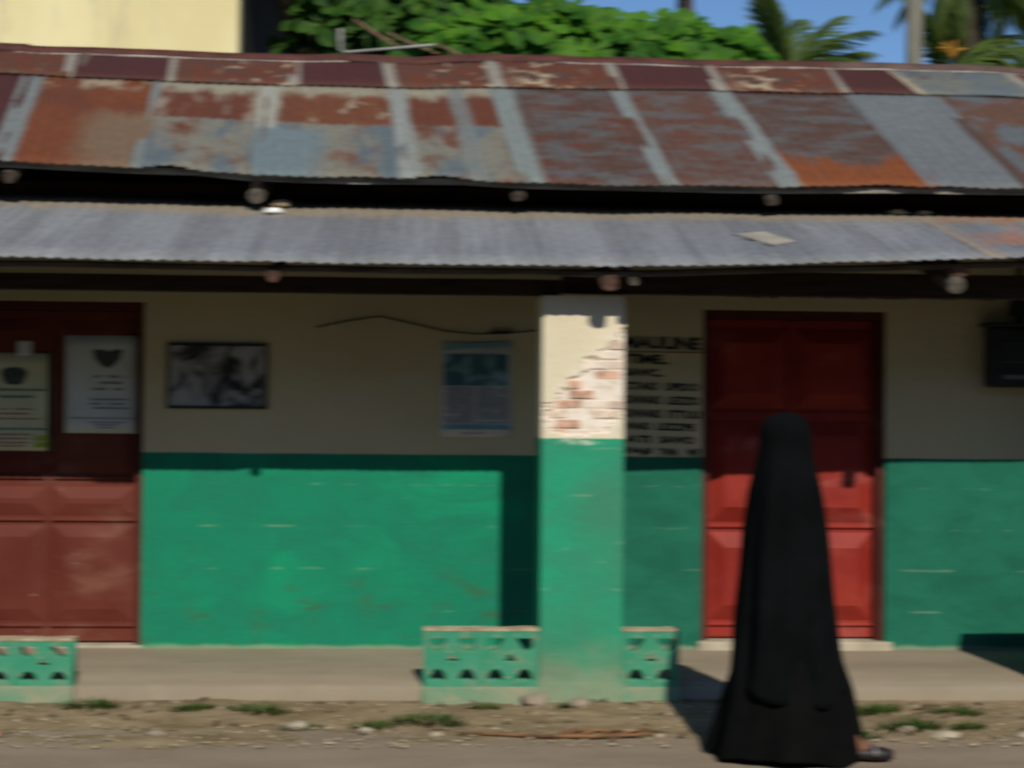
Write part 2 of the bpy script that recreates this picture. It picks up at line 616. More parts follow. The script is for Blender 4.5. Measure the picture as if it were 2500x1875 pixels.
def frustum(mb, x0, x1, z0, z1, y, h, bx, bz0, bz1):
    """raised panel with sloping edges, on a face at y that looks towards -y"""
    o = [(x0, y, z0), (x1, y, z0), (x1, y, z1), (x0, y, z1)]
    i = [(x0 + bx, y - h, z0 + bz0), (x1 - bx, y - h, z0 + bz0), (x1 - bx, y - h, z1 - bz1), (x0 + bx, y - h, z1 - bz1)]
    mb.add(o + i, [(0, 1, 5, 4), (1, 2, 6, 5), (2, 3, 7, 6), (3, 0, 4, 7), (4, 5, 6, 7)])


def door(x0, x1, z0, z1, mat, rows, h, bev, label, frame_mat, handle_side):
    yf = WY + 0.100
    fr = MB()
    fr.box(x0, x0 + 0.045, WY + 0.03, WY + 0.15, z0, z1)
    fr.box(x1 - 0.045, x1, WY + 0.03, WY + 0.15, z0, z1)
    fr.box(x0 + 0.045, x1 - 0.045, WY + 0.03, WY + 0.15, z1 - 0.05, z1)
    d = fr.build("door", frame_mat, shop, bevel=0.004)
    d["label"] = label
    xm = (x0 + x1) / 2
    for a, b in ((x0 + 0.048, xm - 0.003), (xm + 0.003, x1 - 0.048)):
        lf = MB().box(a, b, yf, yf + 0.04, z0 + 0.012, z1 - 0.053)
        lf.build("door_leaf", mat, d, bevel=0.003)
        for r0, r1 in rows:
            pn = MB()
            frustum(pn, a + 0.018, b - 0.018, r0, r1, yf - 0.0015, h, 0.085, bev, bev)
            pn.build("door_panel", mat, d)
            # thin moulding line under each panel
            ml = MB().box(a + 0.006, b - 0.006, yf - 0.014, yf - 0.0005, r0 - 0.036, r0 - 0.018)
            ml.build("moulding", mat, d, bevel=0.004)
    st = MB().box(xm - 0.018, xm + 0.018, yf - 0.020, yf - 0.002, z0 + 0.03, z1 - 0.06)
    st.build("cover_strip", mat, d, bevel=0.004)
    if handle_side < 0:
        return
    hd = MB()
    hx = xm + 0.07 * handle_side
    hd.tube([(hx, yf - 0.002, 1.0), (hx, yf - 0.05, 1.0), (hx, yf - 0.05, 1.11), (hx, yf - 0.002, 1.11)], 0.007, 8)
    hd.build("handle", M['black_metal'], d)


door(RX0, RX1, 0.200, DT, M['door_red'], [(0.318, 0.852), (0.915, 1.535), (1.605, 2.10)], 0.045, 0.092,
     "bright red panelled door", M['door_frame_dark'], 1)
door(LX0, LX1, 0.166, DT, M['door_brown'], [(0.30, 0.87), (0.93, 1.10), (1.18, 2.10)], 0.016, 0.07,
     "red-brown door with paper notices", M['door_frame_dark'], -1)

# painted lettering on the wall
def text_mesh(body, x, z, h, y, width=None, shear=0.0):
    cu = bpy.data.curves.new("lettering", 'FONT')
    cu.body = body
    cu.size = 1.0
    cu.extrude = 0.0
    cu.resolution_u = 3
    cu.offset = 0.046
    cu.shear = shear
    ob = bpy.data.objects.new("lettering", cu)
    COL.objects.link(ob)
    me = baked(ob, "lettering")
    co = np.empty(len(me.vertices) * 3, dtype=np.float32)
    me.vertices.foreach_get("co", co)
    co = co.reshape(-1, 3)
    x0, x1 = co[:, 0].min(), co[:, 0].max()
    z0, z1 = co[:, 1].min(), co[:, 1].max()
    kx = (width / (x1 - x0)) if width else h / (z1 - z0)
    out = np.zeros_like(co)
    out[:, 0] = x + (co[:, 0] - x0) * kx
    out[:, 2] = z + (co[:, 1] - z0) * h / (z1 - z0)
    out[:, 1] = y
    out[:, 2] += -0.018 * (out[:, 0] - x)
    me.vertices.foreach_set("co", out.ravel())
    me.update()
    return me


LINES = [("MAULINE", 1.964, 0.072, 0.47, 1.165), ("TIME..", 1.872, 0.056, 0.26, 1.185), ("SAWC..", 1.796, 0.045, 0.24, 1.170),
         ("CTAKI UPIDO", 1.714, 0.046, 0.46, 1.165), ("ZAWAKI LEZZO", 1.630, 0.048, 0.47, 1.160),
         ("ZAWAKI ITTUU", 1.547, 0.048, 0.48, 1.160), ("WAKI LEZZPE", 1.474, 0.042, 0.43, 1.175),
         ("ATI SAWO", 1.395, 0.043, 0.42, 1.180), ("FAJI TWA WE", 1.320, 0.044, 0.46, 1.175)]
for body, z, h, wd, x in LINES:
    words_ = body.split(" ")
    per_ch = wd / len(body)
    for wd_ in words_:
        link("lettering", text_mesh(wd_, x, z - 0.018 * (x - 1.17), h * 1.06, WY - 0.003, per_ch * len(wd_)), M['ink'], front_wall)
        x += per_ch * (len(wd_) + 1)
hx_ = 1.78
for wd_ in ("MAULINE", "SAWO", "ZAWAKI", "LEZZO", "ITTUU", "WAKI"):
    link("lettering", text_mesh(wd_, hx_, 2.282, 0.085, WY - 0.003, 0.046 * len(wd_)), M['ink'], front_wall)
    hx_ += 0.046 * (len(wd_) + 1)
MB().box(1.15, 1.652, WY - 0.004, WY - 0.001, 1.940, 1.946).build("underline", M['red_ink'], front_wall)

# thin cable pinned to the wall under the eaves
cp = [(0.0 - 0.68 + 0.19 * i, WY - 0.012, 2.065 + 0.028 * math.sin(i * 0.9) + 0.045 * math.exp(-((i - 2.0) / 1.1) ** 2)) for i in range(9)]
MB().tube(cp, 0.004, 6).build("wall_cable", M['cable'], shop, smooth=True)
MB().box(0.36, 0.50, WY - 0.03, WY - 0.001, 2.045, 2.057).build("bracket", M['black_metal'], shop)

# ---- pillar with peeled plaster
PX0, PX1, PY0, PY1, PZ1 = 0.604, 1.045, 8.42, 8.84, 2.203
POLY = [(1.075, 2.035), (0.985, 1.955), (0.87, 1.860), (0.77, 1.73), (0.68, 1.65), (0.630, 1.58), (0.635, 1.50), (0.74, 1.475), (0.84, 1.452), (0.93, 1.49), (1.00, 1.56), (1.075, 1.60)]


def poly_sd(x, z):
    """signed distance to the peeled patch, negative inside"""
    inside = False
    d = 9.0
    n = len(POLY)
    for i in range(n):
        ax, az = POLY[i]
        bx, bz = POLY[(i + 1) % n]
        if (az > z) != (bz > z) and x < (bx - ax) * (z - az) / (bz - az) + ax:
            inside = not inside
        ex, ez = bx - ax, bz - az
        t = max(0.0, min(1.0, ((x - ax) * ex + (z - az) * ez) / (ex * ex + ez * ez)))
        d = min(d, math.hypot(x - ax - ex * t, z - az - ez * t))
    return -d if inside else d


pm = MB()
NPX, NPZ = 64, 300
peel, halo = [], []
for j in range(NPZ + 1):
    z = -0.06 + (PZ1 + 0.06) * j / NPZ
    for i in range(NPX + 1):
        x = PX0 + (PX1 - PX0) * i / NPX
        m = 0.0
        hl = 0.0
        if 1.40 < z < 2.12:
            sd = poly_sd(x, z) + 0.045 * mnoise.noise(Vector((x * 16, 0, z * 22))) + 0.03 * mnoise.noise(Vector((x * 45, 2, z * 60)))
            m = max(0.0, min(1.0, (-sd + 0.012) / 0.008))
            hl = max(0.0, min(1.0, 1.0 - sd / 0.10))
        y = PY0 + 0.014 * m + 0.004 * mnoise.noise(Vector((x * 4, 1, z * 3)))
        # cement haunch at the foot
        foot = max(0.0, 1.0 - (z + 0.06) / (0.23 + 0.07 * mnoise.noise(Vector((x * 5, 5, 0)))))
        y -= 0.055 * foot ** 1.4 + 0.010 * foot * mnoise.noise(Vector((x * 14, 3, z * 14)))
        xs = x + (x - (PX0 + PX1) / 2) * 0.16 * foot
        pm.v.append((xs, y, z))
        pm.uv.append((0, 0))
        peel.append(m)
        halo.append(hl)
for j in range(NPZ):
    for i in range(NPX):
        a = j * (NPX + 1) + i
        pm.f.append((a, a + 1, a + NPX + 2, a + NPX + 1))
# sides and back
base = len(pm.v)
for j in range(NPZ + 1):
    z = -0.06 + (PZ1 + 0.06) * j / NPZ
    pm.v += [(PX0, PY1, z), (PX1, PY1, z)]
    pm.uv += [(0, 0)] * 2
    peel += [0, 0]
    halo += [0, 0]
for j in range(NPZ):
    l0, l1 = j * (NPX + 1), (j + 1) * (NPX + 1)
    r0, r1 = l0 + NPX, l1 + NPX
    b0, b1 = base + 2 * j, base + 2 * j + 2
    pm.f += [(b0, l0, l1, b1), (r0, b0 + 1, b1 + 1, r1), (b0 + 1, b0, b1, b1 + 1)]
pillar = pm.build("pillar", M['pillar'], shop)
for nm, arr in (("peel", peel), ("halo", halo)):
    at = pillar.data.attributes.new(nm, 'FLOAT', 'POINT')
    at.data.foreach_set("value", arr)
rows = 0
z = 1.44
while z < 2.05:
    off = 0.0 if rows % 2 == 0 else 0.07
    x = PX0 - 0.13 + off
    while x < PX1:
        b0, b1 = max(x, PX0 + 0.004), min(x + 0.130, PX1 - 0.003)
        if b1 - b0 > 0.03 and random.random() > 0.24 and min(poly_sd((b0 * k_ + b1 * (1 - k_)), z + 0.025) for k_ in (0, 0.5, 1)) < 0.03:
            yb = PY0 + 0.004 + 0.010 * random.random()
            mat = random.choices([M['brick_red'], M['brick_pale'], M['brick_white']], [0.26, 0.44, 0.30])[0]
            MB().box(b0, b1, yb, PY0 + 0.05, z, z + 0.044).build("brick", mat, pillar, bevel=0.004)
        x += 0.139
    z += 0.053
    rows += 1

# ---- timber under the lean-to roof
ZE = [(-6.5, 2.327), (-2.19, 2.331), (-0.78, 2.328), (0.17, 2.323), (0.96, 2.325), (1.61, 2.346), (2.35, 2.374), (3.12, 2.408), (7.5, 2.44)]


def ze(x):
    return lerp_tab(ZE, x)


for bx0, bx1, dz, bh in ((XA, -2.35, 0.0, 0.085), (-2.34, 0.70, 0.0, 0.085), (0.71, 3.45, 0.018, 0.128), (3.46, XB, 0.03, 0.128)):
    b = MB()
    n = 12
    for i in range(n):
        xa, xb = bx0 + (bx1 - bx0) * i / n, bx0 + (bx1 - bx0) * (i + 1) / n
        za = 2.205 + dz + 0.006 * mnoise.noise(Vector((xa, 0, 3)))
        zb = 2.205 + dz + 0.006 * mnoise.noise(Vector((xb, 0, 3)))
        b.add([(xa, 8.47, za), (xb, 8.47, zb), (xb, 8.57, zb), (xa, 8.57, za), (xa, 8.47, za + bh), (xb, 8.47, zb + bh), (xb, 8.57, zb + bh), (xa, 8.57, za + bh)],
              [(0, 1, 5, 4), (4, 5, 6, 7), (2, 3, 7, 6), (0, 3, 2, 1)] + ([(3, 0, 4, 7)] if i == 0 else []) + ([(1, 2, 6, 5)] if i == n - 1 else []))
    b.build("veranda_beam", M['timber_dark'], shop)

for x, zc, r, mat in ((-5.9, 2.262, 0.05, 'pole_grey'), (-4.3, 2.262, 0.05, 'pole_grey'), (-2.62, 2.262, 0.05, 'pole_grey'), (-0.812, 2.270, 0.040, 'pole_pink'), (0.935, 2.256, 0.052, 'pole_pink'),
                      (1.065, 2.262, 0.026, 'pole_grey'), (2.80, 2.345, 0.048, 'pole_pink'), (2.785, 2.270, 0.052, 'pole_grey'), (4.6, 2.31, 0.05, 'pole_grey'), (6.4, 2.32, 0.05, 'pole_grey')):
    y0 = 8.185 + 0.012 * random.random()
    pts = [(x + 0.02 * mnoise.noise(Vector((x, t, 0))), y0 + t * (9.44 - y0), zc + t * 1.28 * 0.285) for t in (0, 0.25, 0.5, 0.75, 1.0)]
    MB().tube(pts, r * 0.92, 9, wob=0.26).build("rafter", M[mat], shop, smooth=False, bevel=0.004)

# batten under the eave edge, a thin dark brown lath set back
n = 40
b = MB()
for i in range(n):
    xa, xb = XA + 14.0 * i / n, XA + 14.0 * (i + 1) / n
    ja, jb = 0.010 * mnoise.noise(Vector((xa * 1.4, 1, 0))), 0.010 * mnoise.noise(Vector((xb * 1.4, 1, 0)))
    za, zb = ze(xa) - 0.020 + ja, ze(xb) - 0.020 + jb
    b.add([(xa, 8.20, za - 0.012), (xb, 8.20, zb - 0.012), (xb, 8.25, zb - 0.012), (xa, 8.25, za - 0.012), (xa, 8.20, za + 0.010), (xb, 8.20, zb + 0.010), (xb, 8.25, zb + 0.024), (xa, 8.25, za + 0.024)],
          [(0, 1, 5, 4), (4, 5, 6, 7), (2, 3, 7, 6), (0, 3, 2, 1)] + ([(3, 0, 4, 7)] if i == 0 else []) + ([(1, 2, 6, 5)] if i == n - 1 else []))
b.build("eave_batten", M['batten'], shop)

# ---- lower (lean-to) roof, grey corrugated sheets
TOPY = [(-6.5, 9.80), (-2.68, 9.86), (-0.93, 9.64), (0.48, 9.70), (1.63, 9.70), (3.09, 9.68), (7.5, 9.66)]
SLO = 0.325
NRM_LO = Vector((0, -SLO, 1)).normalized()
SUP = 0.577
NRM_UP = Vector((0, -SUP, 1)).normalized()
UE = [(-6.5, 3.06), (-2.51, 3.014), (-1.71, 2.982), (-1.04, 2.953), (-0.09, 2.940), (0.73, 2.927), (1.84, 2.930), (3.57, 2.948), (7.5, 2.95)]
UR = [(-6.5, 0.02), (-3.11, 0.005), (-1.78, -0.023), (-0.92, -0.030), (-0.12, -0.034), (0.42, 0.006), (1.24, 0.0), (2.6, 0.0), (4.0, -0.003), (4.4, -0.018), (7.5, -0.02)]
Y_E, Y_R = 9.30, 11.45


def lo_pt(x, t):
    ty = lerp_tab(TOPY, x)
    y = 8.12 + t * (ty - 8.12)
    z = 2.336 + SLO * (y - 8.12) + (ze(x) - 2.336) * (1 - t)
    z += 0.006 * mnoise.noise(Vector((x * 1.1, y, 5)))
    return Vector((x, y, z))


def up_pt(x, t):
    y = Y_E + t * (Y_R - Y_E)
    z = 2.928 + SUP * (y - Y_E) + (lerp_tab(UE, x) - 2.928) * (1 - t) + (lerp_tab(UR, x) - 0.040) * t
    z += 0.010 * mnoise.noise(Vector((x * 1.0, y * 0.8, 2)))
    # two places where the sheet ends have been bent up
    z += (0.030 * math.exp(-((x + 1.52) / 0.15) ** 2) + 0.026 * math.exp(-((x - 0.06) / 0.17) ** 2)) * max(0.0, 1 - t * 7)
    return Vector((x, y, z))


def sheet(pt, nrm, xb0, xb1, xt0, xt1, t0, t1, lift, mat, amp=0.0062, pitch=0.076, rows=7, ragged=0.0):
    wd = xb1 - xb0
    n = max(8, int(wd / pitch * 8))
    mb = MB()
    ph = random.random() * 6.28
    for j in range(rows + 1):
        q = j / rows
        for i in range(n + 1):
            s = i / n
            t = t0 + (t1 - t0) * q
            x = (xb0 + wd * s) * (1 - q) + (xt0 + (xt1 - xt0) * s) * q
            if j == 0 and ragged:
                t += ragged * mnoise.noise(Vector((x * 3.0, 9.0, ph)))
            c = amp * math.cos(2 * math.pi * (xb0 + wd * s) / pitch)
            dent = 0.004 * mnoise.noise(Vector((x * 3.0, t * 5.0, ph)))
            p = pt(x, t) + nrm * (c + lift + dent)
            mb.v.append(tuple(p))
            mb.uv.append((0.0001 + s, 0.0001 + q))
    for j in range(rows):
        for i in range(n):
            a = j * (n + 1) + i
            mb.f.append((a, a + 1, a + n + 2, a + n + 1))
    o = mb.build("roof_sheet", mat, shop, smooth=True, solid=0.0025)
    return o


def dusty_zinc(seed, tone=1.0, extra=()):
    g_ = tuple(x * tone for x in (0.152, 0.160, 0.169))
    lay = [dict(c=tuple(x * 1.28 for x in g_), t=(0.44, 0.60), s=(2.2, 0.30), a=1.0),
           dict(c=(0.105, 0.108, 0.112), t=(0.54, 0.70), s=(2.6, 1.0), a=0.65),
           dict(c=(0.19, 0.175, 0.15), t=(0.58, 0.70), s=(12, 5), a=0.5),
           dict(c=(0.25, 0.205, 0.145), r=[('v', 0.66, 0.80)], s=(5, 4), j=0.22, a=0.8)] + list(extra)
    return sheet_mat("dusty_zinc_sheet", g_, lay, seed, 0.6)


zinc = [dusty_zinc(1.3), dusty_zinc(4.7, 0.93), dusty_zinc(9.1, 1.06)]
zinc_rusty = dusty_zinc(6.6, 1.0, (dict(c=(0.26, 0.20, 0.14), r=[('u', 0.16, 0.04)], s=(3, 6), j=0.1, a=0.7),
                                   dict(c=(0.30, 0.13, 0.07), t=(0.46, 0.62), r=[('u', 0.05, 0.2)], s=(3, 4), a=0.7)))
x = XA
i = 0
widths = [0.80]
cuts = [-6.5, -5.7, -4.9, -4.1, -3.3, -2.50, -1.72, -0.93, -0.15, 0.63, 1.42, 2.20, 2.98, 3.78, 4.6, 5.4, 6.2, 7.0, 7.5]
for i in range(len(cuts) - 1):
    a, c = cuts[i] - 0.04, cuts[i + 1] + 0.04
    mat = zinc_rusty if abs(cuts[i] - 2.98) < 0.01 else zinc[i % 3]
    sk = 0.02 * (random.random() - 0.5)
    sheet(lo_pt, NRM_LO, a, c, a + sk, c + sk, 0.0 + 0.012 * random.random(), 1.0 + 0.02 * random.random(), 0.004 + 0.0006 * i, mat, rows=6, amp=0.0052)

# ---- upper roof: battens, rafters, sheets
b = MB()
n = 44
for i in range(n):
    xa, xb = XA + 14.0 * i / n, XA + 14.0 * (i + 1) / n
    za, zb = up_pt(xa, 0.03).z - 0.030, up_pt(xb, 0.03).z - 0.030
    b.add([(xa, 9.335, za - 0.036), (xb, 9.335, zb - 0.036), (xb, 9.385, zb - 0.030), (xa, 9.385, za - 0.030), (xa, 9.335, za), (xb, 9.335, zb), (xb, 9.385, zb + 0.024), (xa, 9.385, za + 0.024)],
          [(0, 1, 5, 4), (4, 5, 6, 7), (2, 3, 7, 6), (0, 3, 2, 1)] + ([(3, 0, 4, 7)] if i == 0 else []) + ([(1, 2, 6, 5)] if i == n - 1 else []))
b.build("eave_batten", M['timber_grey'], shop)
for x, zc, r in ((-5.5, 2.96, 0.045), (-4.0, 2.95, 0.045), (-2.47, 2.918, 0.046), (-1.032, 2.895, 0.034), (0.517, 2.855, 0.040), (2.043, 2.856, 0.044), (3.75, 2.87, 0.044), (5.3, 2.87, 0.044)):
    pts = [(x, 9.34 + t * 2.05, zc + t * 2.05 * 0.567) for t in (0, 0.33, 0.66, 1.0)]
    MB().tube(pts, r * 0.9, 9, wob=0.26).build("rafter", M['pole_end'], shop, bevel=0.004)
# a doubled pole end hanging lower beside the second rafter
MB().tube([(-1.034, 9.33, 2.828), (-1.03, 9.7, 2.94), (-1.03, 10.2, 3.20)], 0.048, 10, wob=0.14).build("rafter", M['pole_grey'], shop, bevel=0.004)
MB().box(XA + 0.2, XB - 0.2, 9.78, 9.86, 2.88, 2.96).build("wall_plate", M['timber_dark'], shop)
# props that carry the wall plate, set back in the dark
for x in (-5.6, -3.4, -0.2, 2.9, 5.6):
    MB().box(x, x + 0.07, 9.79, 9.85, 2.69, 2.88).build("post", M['timber_dark'], shop)

STRIP_L = dict(c=(0.21, 0.195, 0.16), r=[('u', 0.125, 0.085)], s=(2, 9), j=0.06)
STRIP_R = dict(c=PALEGREY, r=[('u', 0.90, 0.94)], s=(2, 9), j=0.06)
mm = {}
mm['darkred'] = sheet_mat("dark_red_sheet", DARKRED, [dict(c=RUST, t=(0.55, 0.75), s=(3, 3), a=0.5), STRIP_L], 2.1)
mm['rust_pale'] = sheet_mat("rust_sheet_pale_blotches", RUST, [dict(c=BROWN, t=(0.45, 0.6), s=(5, 4)), dict(c=(0.32, 0.26, 0.175), t=(0.55, 0.62), s=(6, 3.4), r=[('u', 0.35, 0.65)], a=0.9), STRIP_L], 5.3)
mm['rust_pale2'] = sheet_mat("rust_sheet_pale_middle", RUST, [dict(c=BROWN, t=(0.45, 0.6), s=(4, 4)), dict(c=(0.33, 0.27, 0.18), t=(0.52, 0.60), s=(5, 3), r=[('u', 0.1, 0.35), ('u', 0.85, 0.6)], a=0.9), STRIP_L], 8.8)
mm['rust'] = sheet_mat("rust_sheet", RUST, [dict(c=BROWN, t=(0.45, 0.62), s=(4, 4)), dict(c=(0.26, 0.17, 0.10), t=(0.6, 0.68), s=(8, 5), a=0.6), STRIP_L], 11.9)
mm['bluepale'] = sheet_mat("faded_blue_grey_sheet", (0.12, 0.125, 0.105), [dict(c=BLUEGREY, t=(0.42, 0.6), s=(3, 3)), dict(c=BROWN, t=(0.56, 0.72), s=(4, 3), a=0.8), dict(c=BEIGE, r=[('u', 0.10, 0.05)], s=(2, 9), j=0.08)], 14.2)
# lower row
mm['orange'] = sheet_mat("orange_rust_sheet", ORANGE, [dict(c=RUST, t=(0.42, 0.65), s=(3, 3), r=[('v', 0.3, 0.7)]), dict(c=(0.14, 0.10, 0.062), r=[('u', 0.40, 0.75), ('v', 0.62, 0.50)], j=0.3, s=(4, 3), a=0.85), dict(c=BEIGE, t=(0.47, 0.6), r=[('v', 0.80, 0.92)], s=(6, 4), a=0.8), dict(c=PALEGREY, r=[('u', 0.18, 0.13)], s=(2, 9), j=0.06)], 3.3)
TWO = [dict(c=(0.150, 0.145, 0.115), t=(0.30, 0.55), r=[('v', 0.55, 0.52)], j=0.05, s=(4, 4)), dict(c=BLUEGREY, t=(0.46, 0.60), r=[('v', 0.55, 0.52)], j=0.05, s=(3, 2.4)),
       dict(c=(0.24, 0.225, 0.165), r=[('v', 0.80, 0.92)], j=0.4, s=(5, 3), a=0.9)]
mm['two_tone'] = sheet_mat("two_tone_rust_zinc_sheet", RUST, [dict(c=(0.23, 0.20, 0.15), t=(0.50, 0.62), s=(5, 2), a=0.8)] + TWO + [dict(c=PALEGREY, r=[('u', 0.10, 0.06)], s=(2, 7), j=0.08)], 7.7)
mm['two_blue'] = sheet_mat("two_tone_blue_sheet", (0.118, 0.040, 0.015), [dict(c=(0.25, 0.215, 0.15), t=(0.56, 0.64), s=(6, 3), a=0.8)] + TWO + [dict(c=(0.115, 0.15, 0.16), r=[('v', 0.50, 0.44), ('u', 0.55, 0.30)], j=0.35, s=(3, 3)), dict(c=(0.25, 0.25, 0.21), r=[('u', 0.17, 0.11), ('v', 0.44, 0.50)], j=0.1, s=(3, 7))], 10.4)
mm['two_grey'] = sheet_mat("two_tone_grey_sheet", RUST, TWO + [dict(c=(0.20, 0.215, 0.20), r=[('u', 0.20, 0.12)], j=0.14, s=(2, 9)), dict(c=PALEGREY, r=[('u', 0.50, 0.56), ('u', 0.72, 0.64)], j=0.12, s=(2, 3), a=0.8)], 13.6)
BL = dict(c=(0.083, 0.094, 0.096), t=(0.40, 0.66), s=(3.6, 12.0), a=0.72)
mm['brown_blue'] = sheet_mat("brown_sheet_blue_blotches", BROWN, [dict(c=RUST, t=(0.46, 0.66), s=(4, 4), a=0.7), BL, dict(c=(0.155, 0.18, 0.17), r=[('u', 0.20, 0.14)], s=(2, 6), j=0.08)], 16.1)
mm['brown_blue2'] = sheet_mat("brown_sheet_faint_blotches", (0.088, 0.040, 0.025), [dict(c=RUST, t=(0.52, 0.70), s=(4, 4), a=0.7), BL, dict(c=(0.155, 0.175, 0.17), r=[('u', 0.175, 0.12)], s=(2, 6), j=0.08)], 19.9)
mm['brown_orange'] = sheet_mat("brown_sheet_orange_foot", BROWN, [BL, dict(c=DARKRED, r=[('v', 0.90, 0.95)], s=(4, 4), j=0.1, a=0.8), dict(c=(0.16, 0.046, 0.011), r=[('v', 0.36, 0.26)], s=(1.6, 0.6), j=0.9), dict(c=(0.155, 0.175, 0.17), r=[('u', 0.175, 0.12)], s=(2, 6), j=0.08)], 22.5)
mm['grey'] = sheet_mat("plain_grey_sheet", GREY, [dict(c=tuple(x * 1.15 for x in GREY), t=(0.45, 0.65), s=(2, 2), a=0.5)], 25.0)
mm['brown_edge'] = sheet_mat("brown_blue_sheet", (0.095, 0.048, 0.030), [dict(c=BLUEGREY, t=(0.45, 0.60), s=(2.6, 4), a=0.85), dict(c=(0.07, 0.04, 0.028), r=[('u', 0.12, 0.05)], s=(2, 6), j=0.1)], 28.4)

TL = 0.725
LOWER = [(-6.4, -6.6, 'brown_blue'), (-5.55, -5.75, 'grey'), (-4.7, -4.95, 'brown_blue2'), (-3.85, -4.2, 'rust'), (-3.30, -3.60, 'darkred'), (-2.575, -2.80, 'orange'), (-1.770, -1.92, 'two_tone'), (-1.062, -1.19, 'two_blue'), (-0.190, -0.315, 'two_grey'),
         (0.520, 0.380, 'brown_blue'), (1.355, 1.215, 'brown_blue2'), (2.080, 1.915, 'brown_orange'), (2.985, 2.875, 'grey'), (3.565, 3.475, 'brown_edge'), (4.40, 4.32, 'rust'), (5.2, 5.15, 'brown_blue'), (6.05, 6.0, 'grey'), (6.9, 6.85, 'two_tone'), (7.5, 7.5, None)]
for i in range(len(LOWER) - 1):
    a, at_, key = LOWER[i]
    c, ct_, _ = LOWER[i + 1]
    sheet(up_pt, NRM_UP, a, c + 0.07, at_, ct_ + 0.07, -0.012 + 0.012 * random.random(), TL + 0.03, 0.004 + 0.0008 * i, mm[key], rows=14, ragged=0.012)
UPPER = [(-6.3, -6.5, 'rust'), (-5.5, -5.6, 'darkred'), (-4.7, -4.8, 'rust_pale'), (-3.7, -3.75, 'darkred'), (-3.28, -3.38, 'rust'), (-2.53, -2.62, 'darkred'), (-1.865, -1.935, 'rust_pale'), (-0.985, -1.035, 'darkred'), (-0.315, -0.385, 'rust_pale'), (0.415, 0.355, 'rust_pale2'),
         (1.262, 1.238, 'darkred'), (1.965, 1.925, 'rust_pale2'), (2.86, 2.88, 'darkred'), (3.40, 3.30, 'bluepale'), (4.25, 4.15, 'rust'), (5.05, 5.0, 'darkred'), (5.9, 5.8, 'rust_pale'), (6.7, 6.6, 'bluepale'), (7.5, 7.5, None)]
for i in range(len(UPPER) - 1):
    a, at_, key = UPPER[i]
    c, ct_, _ = UPPER[i + 1]
    sheet(up_pt, NRM_UP, a, c + 0.05, at_, ct_ + 0.05, TL - 0.004 + 0.008 * random.random(), 0.995, 0.017 + 0.0008 * i, mm[key], rows=4, ragged=0.004)

# rear slope, one plain surface
b = MB()
n = 60
for i in range(n + 1):
    x = XA + 14.0 * i / n
    b.v += [(x, Y_R + 0.02, up_pt(x, 1.0).z), (x, 13.9, 2.86)]
    b.uv += [(0, 0)] * 2
for i in range(n):
    b.f.append((2 * i, 2 * i + 2, 2 * i + 3, 2 * i + 1))
b.build("rear_roof", M['zinc_plain'], shop, solid=0.004)

# ridge caps with curled lips, coloured pale as if catching light
M['cap'] = plain("rusted_ridge_metal", (0.066, 0.020, 0.014), 0.75, 0.35, 5, 0.2, stretch=(1, 3, 3))
M['cap_grey'] = plain("brown_ridge_metal", (0.085, 0.050, 0.040), 0.75, 0.3, 5, 0.2)
M['lip'] = plain("zinc_lip_highlight", (0.30, 0.27, 0.235), 0.6, 0.4, 6, 0.1)
CAPS = [(-6.5, -4.6), (-4.65, -2.9), (-2.95, -0.62), (-0.66, 0.95), (0.91, 2.95), (2.91, 4.8), (4.75, 6.2), (6.15, 7.5)]
for ci, (a, c) in enumerate(CAPS):
    b, lp = MB(), []
    n = 36
    for i in range(n + 1):
        x = a + (c - a) * i / n
        r = up_pt(x, 1.0)
        wv = 0.014 * mnoise.noise(Vector((x * 1.7, ci, 0))) + 0.007 * mnoise.noise(Vector((x * 5.0, ci, 3)))
        dn = 0.098 + wv
        lift = 0.030 + 0.004 * (ci % 2) + 0.008 * mnoise.noise(Vector((x * 2.3, ci, 9)))
        p0 = r + Vector((0, -dn, -dn * SUP + lift))
        b.v += [tuple(p0), tuple(r + Vector((0, -0.03, lift + 0.010))), tuple(r + Vector((0, 0.02, lift + 0.022))), tuple(r + Vector((0, 0.07, lift + 0.0))), tuple(r + Vector((0, 0.16, lift - 0.06)))]
        b.uv += [(0, 0)] * 5
        lp.append(p0 + Vector((0, -0.004, -0.004)))
    for i in range(n):
        for j in range(4):
            k = i * 5 + j
            b.f.append((k, k + 5, k + 6, k + 1))
    cap = b.build("ridge_cap", M['cap_grey'] if ci >= 5 else M['cap'], shop, smooth=True, solid=0.003)
    if ci in (2, 4, 5):
        MB().tube(lp, [0.0075 * max(0.25, 1 + 0.9 * mnoise.noise(Vector((p.x * 2.2, 4, 0)))) for p in lp], 6).build("curled_lip", M['lip'], cap, smooth=True)

# ------------------------------------------------------------------ openwork block walls
M['block'] = None
kb = NT("green_painted_blockwork", 0.85, 0.2)
vv = kb.mapped("Object")
cc = kb.mix(kb.step(kb.noise(vv, 5, 5), 0.35, 0.65), (0.035, 0.235, 0.135), (0.055, 0.26, 0.155))
cc = kb.mix(kb.math('MULTIPLY', kb.step(kb.noise(kb.mapped("Object", (1, 1, 1), (3, 3, 3)), 11, 6, 0.7), 0.50, 0.66), 0.75), cc, (0.25, 0.22, 0.15))
cc = kb.mix(kb.math('MULTIPLY', kb.step(kb.noise(kb.mapped("Object", (1, 1, 2), (8, 1, 3)), 22, 3), 0.64, 0.70), 0.7), cc, (0.42, 0.32, 0.24))
kb.color(cc)
kb.bump(kb.noise(vv, 45, 5), 0.4, 0.008)
M['block'] = kb.m
kp = NT("dusty_green_plinth_cement", 0.9, 0.15)
vv = kp.mapped("Object")
